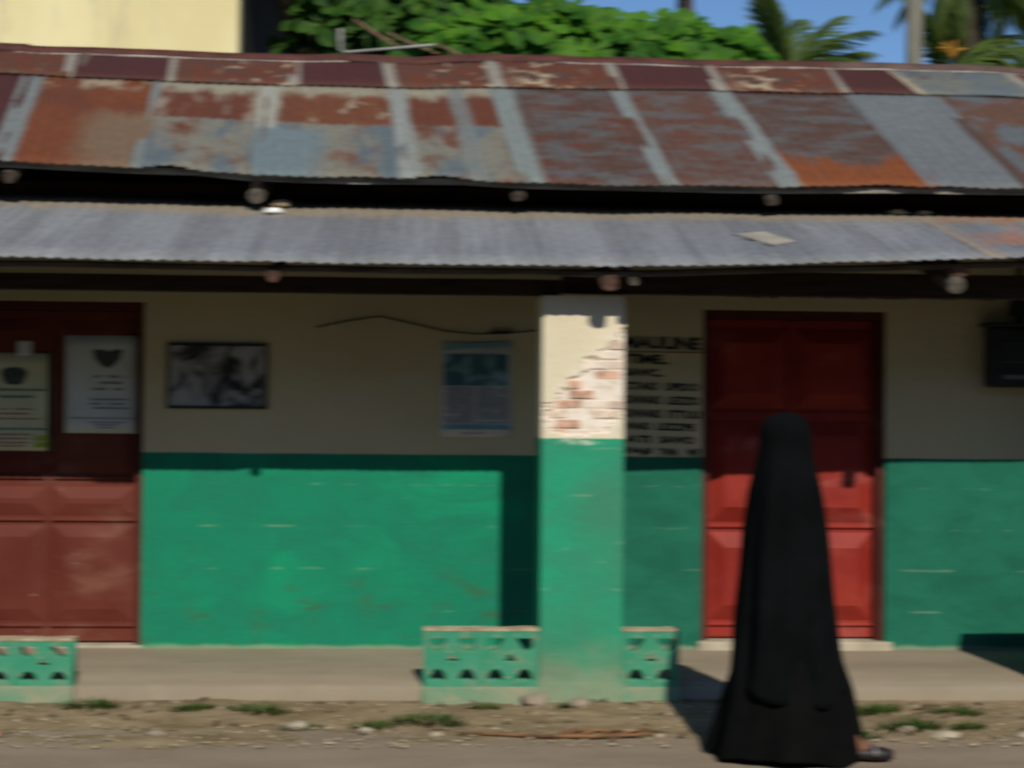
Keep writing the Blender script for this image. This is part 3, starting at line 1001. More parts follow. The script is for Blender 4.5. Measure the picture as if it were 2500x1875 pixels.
cc = kp.mix(kp.step(kp.noise(vv, 4, 5), 0.35, 0.65), (0.10, 0.215, 0.13), (0.20, 0.225, 0.145))
cc = kp.mix(kp.math('MULTIPLY', kp.step(kp.noise(kp.mapped("Object", (2, 2, 3), (4, 0, 2)), 5, 5), 0.52, 0.66), 0.7), cc, (0.27, 0.23, 0.155))
kp.color(cc)
kp.bump(kp.noise(vv, 50, 5), 0.5, 0.01)
M['plinth'] = kp.m
M['capstone'] = plain("chipped_wall_top", (0.36, 0.29, 0.19), 0.9, 0.3, 9, 0.5)


def breeze_mesh():
    cu = bpy.data.curves.new("breeze_block", 'CURVE')
    cu.dimensions = '2D'
    cu.fill_mode = 'BOTH'
    cu.extrude = 0.043
    cu.bevel_depth = 0.004
    cu.bevel_resolution = 1

    def poly(pts):
        sp = cu.splines.new('POLY')
        sp.points.add(len(pts) - 1)
        for p, q in zip(sp.points, pts):
            p.co = (q[0], q[1], 0, 1)
        sp.use_cyclic_u = True
    W, Hh = 0.1505, 0.1475
    poly([(-W, -Hh), (W, -Hh), (W, Hh), (-W, Hh)])
    for sx in (-1, 1):
        cxx = 0.078 * sx
        # lower opening: flat bottom and a rounded top
        poly([(cxx + 0.048 * math.cos(t), -0.118 + 0.066 * math.sin(t)) for t in [math.pi * i / 10 for i in range(11)]])
        # upper opening: flat top, slanting inner edge
        pts = [(cxx + sx * 0.045, 0.112), (cxx + sx * 0.045, 0.062), (cxx + sx * 0.022, 0.030), (cxx - sx * 0.012, 0.045), (cxx - sx * 0.045, 0.098), (cxx - sx * 0.045, 0.112)]
        poly(pts if sx < 0 else pts[::-1])
    poly([(-0.042, -0.012), (0.0, 0.030), (0.042, -0.012), (0.0, -0.020)])
    ob = bpy.data.objects.new("breeze_block", cu)
    COL.objects.link(ob)
    me = baked(ob, "breeze_block")
    for v in me.vertices:
        x, y, z = v.co
        v.co = (x, -z, y)
    me.materials.append(M['block'])
    me.update()
    return me


BREEZE = breeze_mesh()
ZB = 0.128


def block_wall(x0, n, yc, label, rows_=1, direction=1, dz=0.0, hs=1.0, group="openwork block walls along the veranda edge", foot=True):
    """n openwork blocks side by side starting at x0"""
    root = thing("block_wall", label, "wall", (x0 + direction * 0.155 * n, yc, 0.0), group)
    zb_ = ZB + dz
    xs0, xs1 = sorted((x0, x0 + direction * 0.308 * n))
    for rr in range(rows_):
        for i in range(n):
            o = bpy.data.objects.new("breeze_block", BREEZE)
            COL.objects.link(o)
            o.location = (x0 + direction * (0.154 + 0.308 * i), yc, zb_ + (0.1485 + 0.300 * rr) * hs)
            o.scale = (1, 1, hs)
            if random.random() < 0.4:
                o.rotation_euler = (0, 0, math.pi)
            o.parent = root
            o.matrix_parent_inverse = Matrix.Translation(-root.location)
    # plinth with a rough sloping foot
    mb = MB()
    m = 24
    for i in range(m + 1):
        x = xs0 - 0.005 + (xs1 - xs0 + 0.01) * i / m
        e = 0.012 * mnoise.noise(Vector((x * 7, yc, 1)))
        mb.v += [(x, yc - 0.112 - e - 0.02, -0.05), (x, yc - 0.088 + e, 0.052 + dz), (x, yc - 0.060, 0.116 + dz), (x, yc - 0.049, zb_), (x, yc + 0.049, zb_), (x, yc + 0.060, -0.05)]
        mb.uv += [(0, 0)] * 6
    for i in range(m):
        for j in range(5):
            a = i * 6 + j
            mb.f.append((a, a + 6, a + 7, a + 1))
    mb.f += [tuple(range(6)), tuple(m * 6 + j for j in range(5, -1, -1))]
    mb.build("plinth", M['plinth'], root)
    ct = MB()
    zt = zb_ + 0.300 * rows_ * hs
    for i in range(m):
        xa, xb = xs0 + (xs1 - xs0) * i / m, xs0 + (xs1 - xs0) * (i + 1) / m
        ha = zt + 0.010 + 0.004 * mnoise.noise(Vector((xa * 9, 2, yc)))
        hb = zt + 0.010 + 0.004 * mnoise.noise(Vector((xb * 9, 2, yc)))
        ct.add([(xa, yc - 0.050, zt - 0.003), (xb, yc - 0.050, zt - 0.003), (xb, yc + 0.050, zt - 0.003), (xa, yc + 0.050, zt - 0.003), (xa, yc - 0.049, ha), (xb, yc - 0.049, hb), (xb, yc + 0.049, hb), (xa, yc + 0.049, ha)],
               [(0, 1, 5, 4), (4, 5, 6, 7), (2, 3, 7, 6), (0, 3, 2, 1)] + ([(3, 0, 4, 7)] if i == 0 else []) + ([(1, 2, 6, 5)] if i == m - 1 else []))
    ct.build("top_course", M['capstone'], root)
    return root


YB = 8.475
block_wall(0.600, 2, YB, "green openwork block wall two blocks wide, joined to the pillar's left side", 1, -1, -0.022)
block_wall(1.048, 1, YB, "green openwork block wall one block wide, between the pillar and the robed person", 1, 1, -0.022)
block_wall(-1.862, 2, YB, "low green openwork block wall in front of the red-brown door at the left edge", 1, -1, -0.020, 0.80)
block_wall(3.405, 3, YB, "taller green openwork block wall standing just beyond the right edge", 3, 1)
# the neighbouring pillars carry the beam beyond the frame
for px in (-2.925, 4.335):
    q = MB().box(px, px + 0.44, 8.42, 8.84, -0.05, PZ1)
    q.build("pillar", M['pillar'], shop, bevel=0.01)

# ------------------------------------------------------------------ papers, posters, meter
def print_line(x0, x1, z, h, y, mat, root, cover=0.9):
    q = MB()
    text_lines(q, x0, x1, z, h, y, cover)
    if q.v:
        stuff(q.build("print_line", mat, root))


def text_lines(mb, x0, x1, z, h, y, cover=0.9):
    x = x0
    while x < x1 - 0.006:
        wd = min(random.uniform(0.010, 0.034), x1 - x)
        if random.random() < cover:
            mb.box(x, x + wd, y - 0.0006, y, z, z + h)
        x += wd + 0.006


def emblem(mb, cx_, cz, w_, h_, y):
    pts = [(-0.5, 0.45), (-0.2, 0.50), (0.05, 0.38), (0.30, 0.52), (0.5, 0.46), (0.42, 0.0), (0.22, -0.35), (0.0, -0.55), (-0.24, -0.35), (-0.44, 0.0)]
    mb.add([(cx_ + px * w_, y - 0.0006, cz + pz * h_) for px, pz in pts], [tuple(range(len(pts)))[::-1]])


YN = WY + 0.080   # papers hang on the raised mouldings of the door
def sheet_of_paper(name, x0, x1, z0, z1, y, mat, root, curl=0.006):
    mb = MB()
    nx_, nz_ = 6, 8
    for j in range(nz_ + 1):
        for i in range(nx_ + 1):
            u_, v_ = i / nx_, j / nz_
            c = curl * ((2 * u_ - 1) ** 2) * (1 - v_) + 0.5 * curl * max(0, 0.25 - v_)
            mb.v.append((x0 + (x1 - x0) * u_, y - c, z0 + (z1 - z0) * v_))
            mb.uv.append((0, 0))
    for j in range(nz_):
        for i in range(nx_):
            a = j * (nx_ + 1) + i
            mb.f.append((a, a + 1, a + nx_ + 2, a + nx_ + 1))
    return mb.build(name, mat, root, smooth=True, solid=0.0008)


nt1 = thing("notice", "white printed notice with dark emblem, right sheet on the red-brown door", "notice", (-1.95, YN, 1.421), "notices on the red-brown door")
sheet_of_paper("paper", -2.173, -1.732, 1.421, 2.006, YN, M['paper_white'], nt1, 0.0)
e = MB(); emblem(e, -1.925, 1.868, 0.18, 0.11, YN - 0.002); e.build("emblem", M['print_dark'], nt1)
for z, a, c, h in ((1.752, -2.04, -1.80, 0.016), (1.714, -2.00, -1.84, 0.016), (1.678, -2.01, -1.83, 0.014), (1.618, -2.04, -1.80, 0.010), (1.592, -2.03, -1.80, 0.010), (1.566, -2.05, -1.79, 0.010), (1.482, -2.03, -1.82, 0.007), (1.466, -2.00, -1.86, 0.007), (1.450, -1.98, -1.88, 0.007)):
    print_line(a, c, z, h, YN - 0.002, M['print_grey'], nt1)
p = MB()
p.box(-2.15, -1.75, YN - 0.0026, YN - 0.002, 1.508, 1.513)
p.build("rule", M['print_grey'], nt1)

nt2 = thing("notice", "yellowed notice with red lines and lime square, left sheet on the red-brown door", "notice", (-2.47, YN, 1.313), "notices on the red-brown door")
sheet_of_paper("paper", -2.700, -2.246, 1.313, 1.895, YN, M['paper_yellow'], nt2, 0.0)
sheet_of_paper("tape", -2.458, -2.374, 1.880, 1.968, YN - 0.001, M['paper_grey'], nt2, 0.0)
e = MB(); e.add([(-2.475 + 0.075 * math.cos(t) * (1 + 0.12 * math.sin(3 * t)), YN - 0.0026, 1.758 + 0.062 * math.sin(t) * (1 + 0.15 * math.cos(2 * t))) for t in [-2 * math.pi * i / 20 for i in range(20)]], [tuple(range(20))]); e.build("emblem", M['print_dark'], nt2)
for z, a, c, h in ((1.668, -2.66, -2.28, 0.014), (1.626, -2.56, -2.36, 0.016), (1.436, -2.66, -2.28, 0.012)):
    print_line(a, c, z, h, YN - 0.002, M['print_green'], nt2, 1.0)
for z, a, c in ((1.556, -2.64, -2.36), (1.528, -2.60, -2.38), (1.498, -2.66, -2.32), (1.404, -2.66, -2.36), (1.380, -2.64, -2.38), (1.356, -2.60, -2.38), (1.336, -2.58, -2.40)):
    print_line(a, c, z, 0.009, YN - 0.002, M['print_red'], nt2)
MB().box(-2.352, -2.270, YN - 0.0026, YN - 0.002, 1.372, 1.402).build("printed_square", M['print_lime'], nt2)
MB().box(-2.352, -2.275, YN - 0.0026, YN - 0.002, 1.334, 1.364).build("printed_square", M['print_lime'], nt2)

pic = thing("picture", "black and white picture in thin black frame on the cream wall", "picture", (-1.26, WY, 1.574))
f_ = MB()
x0, x1, z0, z1 = -1.556, -0.964, 1.574, 1.964
for a in ((x0, x1, z1 - 0.016, z1), (x0, x1, z0, z0 + 0.016), (x0, x0 + 0.014, z0 + 0.016, z1 - 0.016), (x1 - 0.014, x1, z0 + 0.016, z1 - 0.016)):
    f_.box(a[0], a[1], WY - 0.018, WY - 0.001, a[2], a[3])
f_.build("frame", M['black_metal'], pic)
MB().box(x0 + 0.013, x1 - 0.013, WY - 0.010, WY - 0.002, z0 + 0.015, z1 - 0.015).build("print", M['bw_picture'], pic)

pos = thing("poster", "pale paper poster with blue picture and two columns of small text", "poster", (0.285, WY, 1.419))
yp = WY - 0.004
sheet_of_paper("paper", 0.073, 0.497, 1.419, 1.992, yp, M['paper_grey'], pos, 0.006)
yq = yp - 0.009
hd = MB()
n = 14
for i in range(n):
    xa, xb = 0.085 + 0.40 * i / n, 0.085 + 0.40 * (i + 1) / n
    za, zb = 1.935 + 0.035 * math.sin(1.6 * i / n), 1.935 + 0.035 * math.sin(1.6 * (i + 1) / n)
    hd.add([(xa, yq, za), (xb, yq, zb), (xb, yq, zb + 0.022), (xa, yq, za + 0.022)], [(0, 1, 2, 3)])
hd.build("header_band", M['print_blue'], pos)
MB().box(0.082, 0.470, yq - 0.0003, yq + 0.0003, 1.728, 1.915).build("picture_print", M['blue_picture'], pos)
tx = MB()
z = 1.712
while z > 1.505:
    if random.random() < 0.88:
        text_lines(tx, 0.090, 0.262, z, 0.0050, yq, 0.85)
    if random.random() < 0.92:
        text_lines(tx, 0.288, 0.480, z, 0.0050, yq, 0.9)
    z -= 0.0108
text_lines(tx, 0.20, 0.34, 1.440, 0.006, yq)
stuff(tx.build("small_print", M['print_grey'], pos))
MB().box(0.080, 0.486, yq - 0.0003, yq + 0.0003, 1.466, 1.493).build("footer_band", M['print_blue'], pos)

mt = thing("meter_box", "black electricity meter box on the wall right of the red door", "meter box", (3.55, WY, 1.75))
MB().box(3.372, 3.745, WY - 0.13, WY - 0.001, 1.75, 2.115).build("case", M['black_metal'], mt, bevel=0.02)
MB().box(3.345, 3.770, WY - 0.15, WY - 0.001, 2.117, 2.140).build("hood", M['black_metal'], mt, bevel=0.006)
M['glass_dark'] = plain("meter_glass", (0.03, 0.035, 0.035), 0.15, 0.1, 4, 0, 0.6)
MB().box(3.44, 3.66, WY - 0.138, WY - 0.131, 1.90, 2.03).build("meter_glass", M['glass_dark'], mt, bevel=0.004)
MB().box(3.46, 3.64, WY - 0.136, WY - 0.131, 1.80, 1.825).build("rating_plate", M['zinc_plain'], mt)
MB().tube([(3.59, WY - 0.035, 2.14), (3.59, WY - 0.035, 2.66)], 0.016, 10).build("conduit", M['black_metal'], mt, smooth=True)
MB().box(3.535, 3.650, WY - 0.07, WY - 0.002, 2.19, 2.275).build("junction_box", M['black_metal'], mt, bevel=0.008)

# ------------------------------------------------------------------ the person in black
M['cloth'] = None
kc = NT("black_cotton_cloth", 0.95, 0.04)
vv = kc.mapped("Object")
kc.color(kc.mix(kc.step(kc.noise(vv, 3, 4), 0.35, 0.65), (0.0030, 0.0034, 0.0034), (0.0050, 0.0055, 0.0053)))
kc.bump(kc.noise(vv, 300, 2), 0.1, 0.002)
M['cloth'] = kc.m
M['cloth_veil'] = plain("blue_black_veil_cloth", (0.0034, 0.0044, 0.0048), 0.95, 0.2, 4, 0.05, 0.04)
M['skin'] = plain("brown_skin", (0.155, 0.066, 0.036), 0.6, 0.12, 18, 0.1, 0.35)
M['shoe'] = plain("black_shoe_leather", (0.016, 0.012, 0.014), 0.55, 0.3, 12, 0.05, 0.3)
M['strap'] = plain("pale_shoe_strap", (0.20, 0.19, 0.20), 0.3, 0.2, 12, 0.05, 0.6)

per = thing("person", "person walking right in a long black cloak and veil past the red door", "person", (1.68, 7.27, 0.0))
PYC = 7.27
# body: one continuous skin over a skeleton; walking to +x
J = {}
sk = []


def jt(name, p, r, par=None):
    J[name] = (len(sk), p, r)
    sk.append((p, r, J[par][0] if par else None))


jt('pelvis', (1.660, PYC, 0.86), 0.115)
jt('belly', (1.664, PYC, 1.00), 0.110, 'pelvis')
jt('chest', (1.668, PYC, 1.18), 0.120, 'belly')
jt('neck0', (1.664, PYC, 1.315), 0.058, 'chest')
jt('neck1', (1.672, PYC, 1.375), 0.050, 'neck0')
jt('head0', (1.672, PYC, 1.440), 0.078, 'neck1')
jt('head1', (1.668, PYC, 1.505), 0.080, 'head0')
jt('head2', (1.664, PYC, 1.545), 0.045, 'head1')
jt('nose', (1.755, PYC, 1.448), 0.013, 'head0')
for s, nm in ((-1, 'r'), (1, 'l')):
    jt('sh' + nm, (1.664, PYC + s * 0.135, 1.255), 0.048, 'chest')
    jt('el' + nm, (1.650 - 0.02 * s, PYC + s * 0.135, 1.02), 0.036, 'sh' + nm)
    jt('wr' + nm, (1.700 - 0.03 * s, PYC + s * 0.110, 0.82), 0.025, 'el' + nm)
    jt('pa' + nm, (1.715 - 0.03 * s, PYC + s * 0.105, 0.755), 0.027, 'wr' + nm)
    for fi, (dx, ln) in enumerate(((-0.024, 0.062), (-0.008, 0.074), (0.008, 0.078), (0.024, 0.070))):
        jt('f%d%s' % (fi, nm), (1.715 - 0.03 * s + dx * 1.2, PYC + s * 0.105, 0.755 - ln * 0.55), 0.0085, 'pa' + nm)
        jt('g%d%s' % (fi, nm), (1.715 - 0.03 * s + dx * 1.3, PYC + s * 0.098, 0.755 - ln), 0.007, 'f%d%s' % (fi, nm))
    jt('t0' + nm, (1.745 - 0.03 * s, PYC + s * 0.098, 0.765), 0.010, 'pa' + nm)
    jt('t1' + nm, (1.760 - 0.03 * s, PYC + s * 0.092, 0.735), 0.008, 't0' + nm)
# front leg (towards +x) and trailing leg
jt('hipa', (1.680, PYC - 0.085, 0.83), 0.088, 'pelvis')
jt('kna', (1.79, PYC - 0.085, 0.45), 0.058, 'hipa')
jt('anka', (1.925, PYC - 0.110, 0.085), 0.038, 'kna')
jt('heela', (1.922, PYC - 0.110, 0.035), 0.032, 'anka')
jt('balla', (2.045, PYC - 0.120, 0.030), 0.030, 'anka')
jt('toea', (2.100, PYC - 0.125, 0.022), 0.020, 'balla')
jt('hipb', (1.650, PYC + 0.085, 0.83), 0.088, 'pelvis')
jt('knb', (1.650, PYC + 0.085, 0.45), 0.058, 'hipb')
jt('ankb', (1.480, PYC + 0.085, 0.115), 0.038, 'knb')
jt('heelb', (1.462, PYC + 0.085, 0.075), 0.032, 'ankb')
jt('ballb', (1.585, PYC + 0.080, 0.030), 0.030, 'ankb')
jt('toeb', (1.640, PYC + 0.080, 0.024), 0.020, 'ballb')
me = bpy.data.meshes.new("body")
me.from_pydata([p for p, r, q in sk], [(q, i) for i, (p, r, q) in enumerate(sk) if q is not None], [])
ob = bpy.data.objects.new("body", me)
COL.objects.link(ob)
md = ob.modifiers.new("skin", 'SKIN')
md.use_smooth_shade = True
for i, (p, r, q) in enumerate(sk):
    d = me.skin_vertices[0].data[i]
    d.radius = (r, r)
    d.use_root = (i == 0)
ob.modifiers.new("sub", 'SUBSURF').levels = 1
bm_ = baked(ob, "body")
body = link("body", bm_, M['skin'], per)


def ring_cloth(levels, folds, seed, thick, name, mat, nseg=96, hem_wave=0.0):
    """levels: (z, x_left, x_right, half_depth, y_centre, fold_depth)"""
    mb = MB()
    zs = [L[0] for L in levels]
    n = 46
    for j in range(n + 1):
        q = j / n
        z = zs[0] + (zs[-1] - zs[0]) * q
        col = [np.interp(-z, [-a for a in zs], [L[i] for L in levels]) for i in range(1, 6)]
        xl, xr, hd_, yc_, fd = [float(v) for v in col]
        xc, ha = (xl + xr) / 2, (xr - xl) / 2
        for i in range(nseg):
            t = 2 * math.pi * i / nseg
            f = 0.0
            for k, am, dr in folds:
                f += am * math.sin(k * t + seed + dr * z)
            f += 0.5 * mnoise.noise(Vector((math.cos(t) * 2.0, math.sin(t) * 2.0, z * 2.5 + seed)))
            # keep the outline true: folds cut inward from it
            rr = 1.0 + (f - 0.6) * fd
            ex = 0.86
            cxx = math.copysign(abs(math.cos(t)) ** ex, math.cos(t))
            syy = math.copysign(abs(math.sin(t)) ** ex, math.sin(t))
            zz = z + hem_wave * q ** 6 * math.sin(3 * t + seed) + 0.5 * hem_wave * q ** 6 * math.sin(7 * t)
            mb.v.append((xc + ha * cxx * rr, yc_ + hd_ * syy * rr, zz))
            mb.uv.append((0, 0))
    for j in range(n):
        for i in range(nseg):
            k = (i + 1) % nseg
            mb.f.append((j * nseg + i, (j + 1) * nseg + i, (j + 1) * nseg + k, j * nseg + k))
    if levels[0][2] - levels[0][1] < 0.08:
        mb.f.append(tuple(range(nseg)))
    return mb.build(name, mat, per, smooth=True, solid=thick)


FO = [(7, 0.30, 2.0), (11, 0.28, -1.5), (4, 0.25, 1.2)]
ring_cloth([(0.62, 1.50, 1.86, 0.19, PYC, 0.08), (0.30, 1.385, 1.985, 0.265, PYC - 0.01, 0.10), (0.12, 1.335, 2.030, 0.285, PYC - 0.01, 0.12), (0.012, 1.300, 2.055, 0.30, PYC - 0.01, 0.13)],
           FO, 1.1, -0.004, "robe", M['cloth'], hem_wave=0.014)
ring_cloth([(1.586, 1.640, 1.690, 0.020, PYC, 0.0), (1.578, 1.600, 1.725, 0.060, PYC, 0.0), (1.555, 1.566, 1.752, 0.088, PYC, 0.0), (1.51, 1.548, 1.772, 0.106, PYC, 0.01), (1.44, 1.545, 1.778, 0.110, PYC, 0.02), (1.37, 1.535, 1.782, 0.120, PYC, 0.03),
            (1.30, 1.515, 1.805, 0.185, PYC, 0.04), (1.22, 1.496, 1.822, 0.215, PYC, 0.05), (1.03, 1.464, 1.855, 0.228, PYC, 0.08), (0.75, 1.436, 1.888, 0.240, PYC, 0.11), (0.487, 1.406, 1.924, 0.258, PYC - 0.01, 0.13), (0.285, 1.380, 1.955, 0.272, PYC - 0.015, 0.10)],
           FO, 2.6, -0.004, "cloak", M['cloth_veil'], hem_wave=0.022)
# niqab panel folded across the face, a slightly different plane of cloth
nv = MB()
for j in range(9):
    z = 1.475 - 0.26 * j / 8
    for i in range(9):
        t = (i / 8 - 0.5) * 2.0
        r = 0.120 + 0.016 * (j / 8) + 0.004 * math.sin(9 * t + j)
        nv.v.append((1.662 + r * math.cos(t) * 1.0, PYC + r * math.sin(t) * 0.98, z))
        nv.uv.append((0, 0))
for j in range(8):
    for i in range(8):
        a = j * 9 + i
        nv.f.append((a, a + 9, a + 10, a + 1))
nv.build("face_veil", M['cloth'], per, smooth=True, solid=0.003)


def shoe(ax, ay, az, tx, ty, tz):
    s_ = MB()
    a, t = Vector((ax, ay, az)), Vector((tx, ty, tz))
    d = (t - a)
    sd = Vector((-d.y, d.x, 0)).normalized()
    pts = [(-0.02, 0.030, 0.030), (0.12, 0.036, 0.040), (0.35, 0.036, 0.036), (0.62, 0.045, 0.040), (0.85, 0.043, 0.034), (1.02, 0.026, 0.022)]
    vs, fs = [], []
    sg = 12
    for q, wd, ht in pts:
        c = a + d * q
        for i in range(sg):
            an = 2 * math.pi * i / sg
            vs.append(c + sd * (math.cos(an) * wd) + Vector((0, 0, max(-0.020, math.sin(an) * ht))))
    for i in range(len(pts) - 1):
        for j in range(sg):
            k = (j + 1) % sg
            fs.append((i * sg + j, i * sg + k, (i + 1) * sg + k, (i + 1) * sg + j))
    fs += [tuple(range(sg))[::-1], tuple((len(pts) - 1) * sg + j for j in range(sg))]
    s_.add(vs, fs)
    o = s_.build("shoe", M['shoe'], per, smooth=True)
    st_ = MB()
    c = a + d * 0.64
    st_.tube([c + sd * (math.cos(an) * 0.048) + Vector((0, 0, max(-0.018, math.sin(an) * 0.045))) for an in [math.pi * i / 10 for i in range(11)]], 0.007, 6)
    st_.build("strap", M['strap'], o, smooth=True)


shoe(1.910, PYC - 0.110, 0.024, 2.135, PYC - 0.127, 0.024)
shoe(1.455, PYC + 0.085, 0.070, 1.655, PYC + 0.080, 0.024)

# ------------------------------------------------------------------ yellow building behind
kc = NT("pale_yellow_plaster", 0.9, 0.15)  # pale yellow plaster with mottled stains
vv = kc.mapped("Object")
c = kc.mix(kc.step(kc.noise(kc.mapped("Object", (1, 1, 0.5)), 1.2, 5, 0.6), 0.35, 0.7), (0.64, 0.55, 0.29), (0.72, 0.64, 0.365))
c = kc.mix(kc.math('MULTIPLY', kc.step(kc.noise(kc.mapped("Object", (2.2, 1, 0.6), (3, 0, 0)), 1.6, 6, 0.65), 0.50, 0.68), 0.75), c, (0.50, 0.45, 0.28))
kc.color(c)
kc.bump(kc.noise(vv, 14, 5), 0.25, 0.01)
M['yellow'] = kc.m
M['side_shade'] = plain("shade_black_side", (0.0055, 0.005, 0.0045), 0.95, 0.4, 3, 0.3)  # near-black colour deepens the shade on the side wall
yb = thing("yellow_building", "tall pale yellow plastered building with dark side wall behind the shop roof", "building", (-5.5, 21.0, 0.0))
MB().box(-9.0, -1.972, 16.0, 16.25, 0.0, 6.9).build("front_wall", M['yellow'], yb)
MB().box(-2.22, -1.975, 16.253, 27.0, 0.0, 6.9).build("side_wall", M['side_shade'], yb)
MB().box(-9.0, -8.75, 16.253, 27.0, 0.0, 6.9).box(-8.745, -2.225, 26.75, 27.0, 0.0, 6.9).build("rear_wall", M['yellow'], yb)
rf = MB()
ex0, ex1, ey0, ey1, ez = -9.6, -1.25, 15.75, 27.4, 6.93
rf.add([(ex0, ey0, ez), (ex1, ey0, ez), (ex1, ey1, ez), (ex0, ey1, ez), (-5.4, 19.0, 8.6), (-5.4, 24.0, 8.6), (ex0, ey0, ez - 0.08), (ex1, ey0, ez - 0.08), (ex1, ey1, ez - 0.08), (ex0, ey1, ez - 0.08)],
       [(0, 1, 4), (1, 2, 5, 4), (2, 3, 5), (3, 0, 4, 5), (0, 6, 7, 1), (1, 7, 8, 2), (2, 8, 9, 3), (3, 9, 6, 0), (6, 9, 8, 7)])
rf.build("roof", mm['rust'], yb)
for wx in (-7.6, -5.2):
    fr = MB()
    fr.box(wx, wx + 0.9, 15.96, 16.0, 2.2, 3.4)
    wo = fr.build("window", M['timber_dark'], yb)
    MB().box(wx + 0.08, wx + 0.42, 15.945, 15.958, 2.28, 3.32).box(wx + 0.48, wx + 0.82, 15.945, 15.958, 2.28, 3.32).build("shutter", M['timber_grey'], wo)

# unseen house added across the street to block low sky light
oh = thing("light_block_house", "added unseen house across the street, blocking low sky light from the shop", "house", (0.0, -10.0, 0.0))
M['across'] = plain("light_block_plaster", (0.11, 0.09, 0.07), 0.9, 0.25, 1.2, 0.3)
ow = MB()
for a, c in ((-16.0, -7.0), (-6.0, -2.2), (-1.0, 5.0), (6.2, 16.0)):
    ow.box(a, c, -8.25, -8.0, 0.0, 2.2)
ow.box(-16.0, 16.0, -8.25, -8.0, 2.2, 8.0).box(-16.0, -15.75, -14.0, -8.253, 0.0, 8.0).box(15.75, 16.0, -14.0, -8.253, 0.0, 8.0).box(-15.745, 15.745, -14.0, -13.75, 0.0, 8.0)
ow.build("wall", M['across'], oh)
for a, c in ((-7.0, -6.0), (-2.2, -1.0), (5.0, 6.2)):
    MB().box(a, c, -8.17, -8.10, 0.0, 2.2).build("door", M['door_brown'], oh)
for a in (-12.0, -4.2, 1.6, 9.5):
    wo = MB().box(a, a + 1.1, -8.0, -7.95, 4.2, 5.4).build("window", M['timber_dark'], oh)
    MB().box(a + 0.06, a + 0.52, -7.948, -7.93, 4.26, 5.34).build("shutter", M['timber_grey'], wo)
    MB().box(a + 0.58, a + 1.04, -7.948, -7.93, 4.26, 5.34).build("shutter", M['timber_grey'], wo)
rf = MB()
rf.add([(-16.6, -7.4, 7.95), (16.6, -7.4, 7.95), (16.6, -11.0, 9.4), (-16.6, -11.0, 9.4), (16.6, -14.6, 7.95), (-16.6, -14.6, 7.95)], [(0, 1, 2, 3), (3, 2, 4, 5)])
rf.build("roof", mm['rust'], oh, solid=0.06)

# ------------------------------------------------------------------ trees
def leaf_mat(name, a, b, yellow):
    k = NT(name, 0.62, 0.18)
    info = k.n("ObjectInfo")
    v = k.mapped("Object")
    geo = k.n("NewGeometry")
    nz = k.noise(geo.outputs["Position"], 2.6, 3)
    c = k.mix(k.step(nz, 0.35, 0.65), a, b)
    c = k.mix(k.math('MULTIPLY', k.step(k.noise(geo.outputs["Position"], 9.0, 2), 0.55, 0.75), 0.6), c, yellow)
    k.color(c)
    k.b.inputs["Transmission Weight"].default_value = 0.0
    # thin leaves let some light through
    tr = k.n("BsdfTranslucent")
    tr.inputs[0].default_value = (b[0] * 1.3, b[1] * 1.3, b[2] * 0.6, 1)
    mx = k.n("MixShader")
    mx.inputs[0].default_value = 0.30
    out = [n for n in k.t.nodes if n.type == 'OUTPUT_MATERIAL'][0]
    k.link(k.b.outputs[0], mx.inputs[1])
    k.link(tr.outputs[0], mx.inputs[2])
    k.link(mx.outputs[0], out.inputs[0])
    return k.m


M['leaf'] = leaf_mat("broad_green_leaf", (0.018, 0.080, 0.006), (0.066, 0.185, 0.008), (0.150, 0.25, 0.015))
M['leaf_shaded'] = leaf_mat("shaded_green_leaf", (0.014, 0.050, 0.007), (0.040, 0.105, 0.010), (0.10, 0.15, 0.018))  # leaf green darkened to put the building's shade on the left tree
M['frond'] = leaf_mat("palm_leaflet", (0.045, 0.082, 0.018), (0.085, 0.130, 0.026), (0.18, 0.18, 0.026))
M['bark'] = plain("brown_bark", (0.09, 0.062, 0.042), 0.95, 0.35, 5, 0.6)
M['palm_bark'] = plain("ringed_palm_bark", (0.115, 0.078, 0.060), 0.95, 0.4, 3, 0.7, stretch=(1, 1, 9))
M['palm_bark_dark'] = plain("dark_ringed_palm_bark", (0.055, 0.040, 0.028), 0.95, 0.4, 3, 0.7, stretch=(1, 1, 9))


def leaf_shape(L, W, bend, seed):
    """obovate leaf along +x, bent along its length and folded at the midrib"""
    rnd = random.Random(seed)
    st = [(0.0, 0.03), (0.18, 0.22), (0.42, 0.62), (0.68, 0.98), (0.86, 0.86), (1.0, 0.12)]
    vs, fs = [], []
    for q, w_ in st:
        x = L * q
        z = -bend * q * q * L
        e = 0.5 * W * w_
        vs += [(x, e, z + 0.22 * e + rnd.uniform(-1, 1) * 0.004), (x, 0, z), (x, -e, z + 0.22 * e + rnd.uniform(-1, 1) * 0.004)]
    for i in range(len(st) - 1):
        a = i * 3
        fs += [(a, a + 3, a + 4, a + 1), (a + 1, a + 4, a + 5, a + 2)]
    return vs, fs


LEAFV = [leaf_shape(0.30, 0.175, 0.25, 1), leaf_shape(0.34, 0.19, 0.40, 2), leaf_shape(0.27, 0.16, 0.15, 3)]
LEAFM = []
for vs, fs in LEAFV:
    lm = bpy.data.meshes.new("leaf")
    lm.from_pydata(vs, [], fs)
    lm.polygons.foreach_set("use_smooth", [True] * len(lm.polygons))
    lm.materials.append(M['leaf'])
    LEAFM.append(lm)
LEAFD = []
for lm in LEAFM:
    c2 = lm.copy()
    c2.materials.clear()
    c2.materials.append(M['leaf_shaded'])
    LEAFD.append(c2)


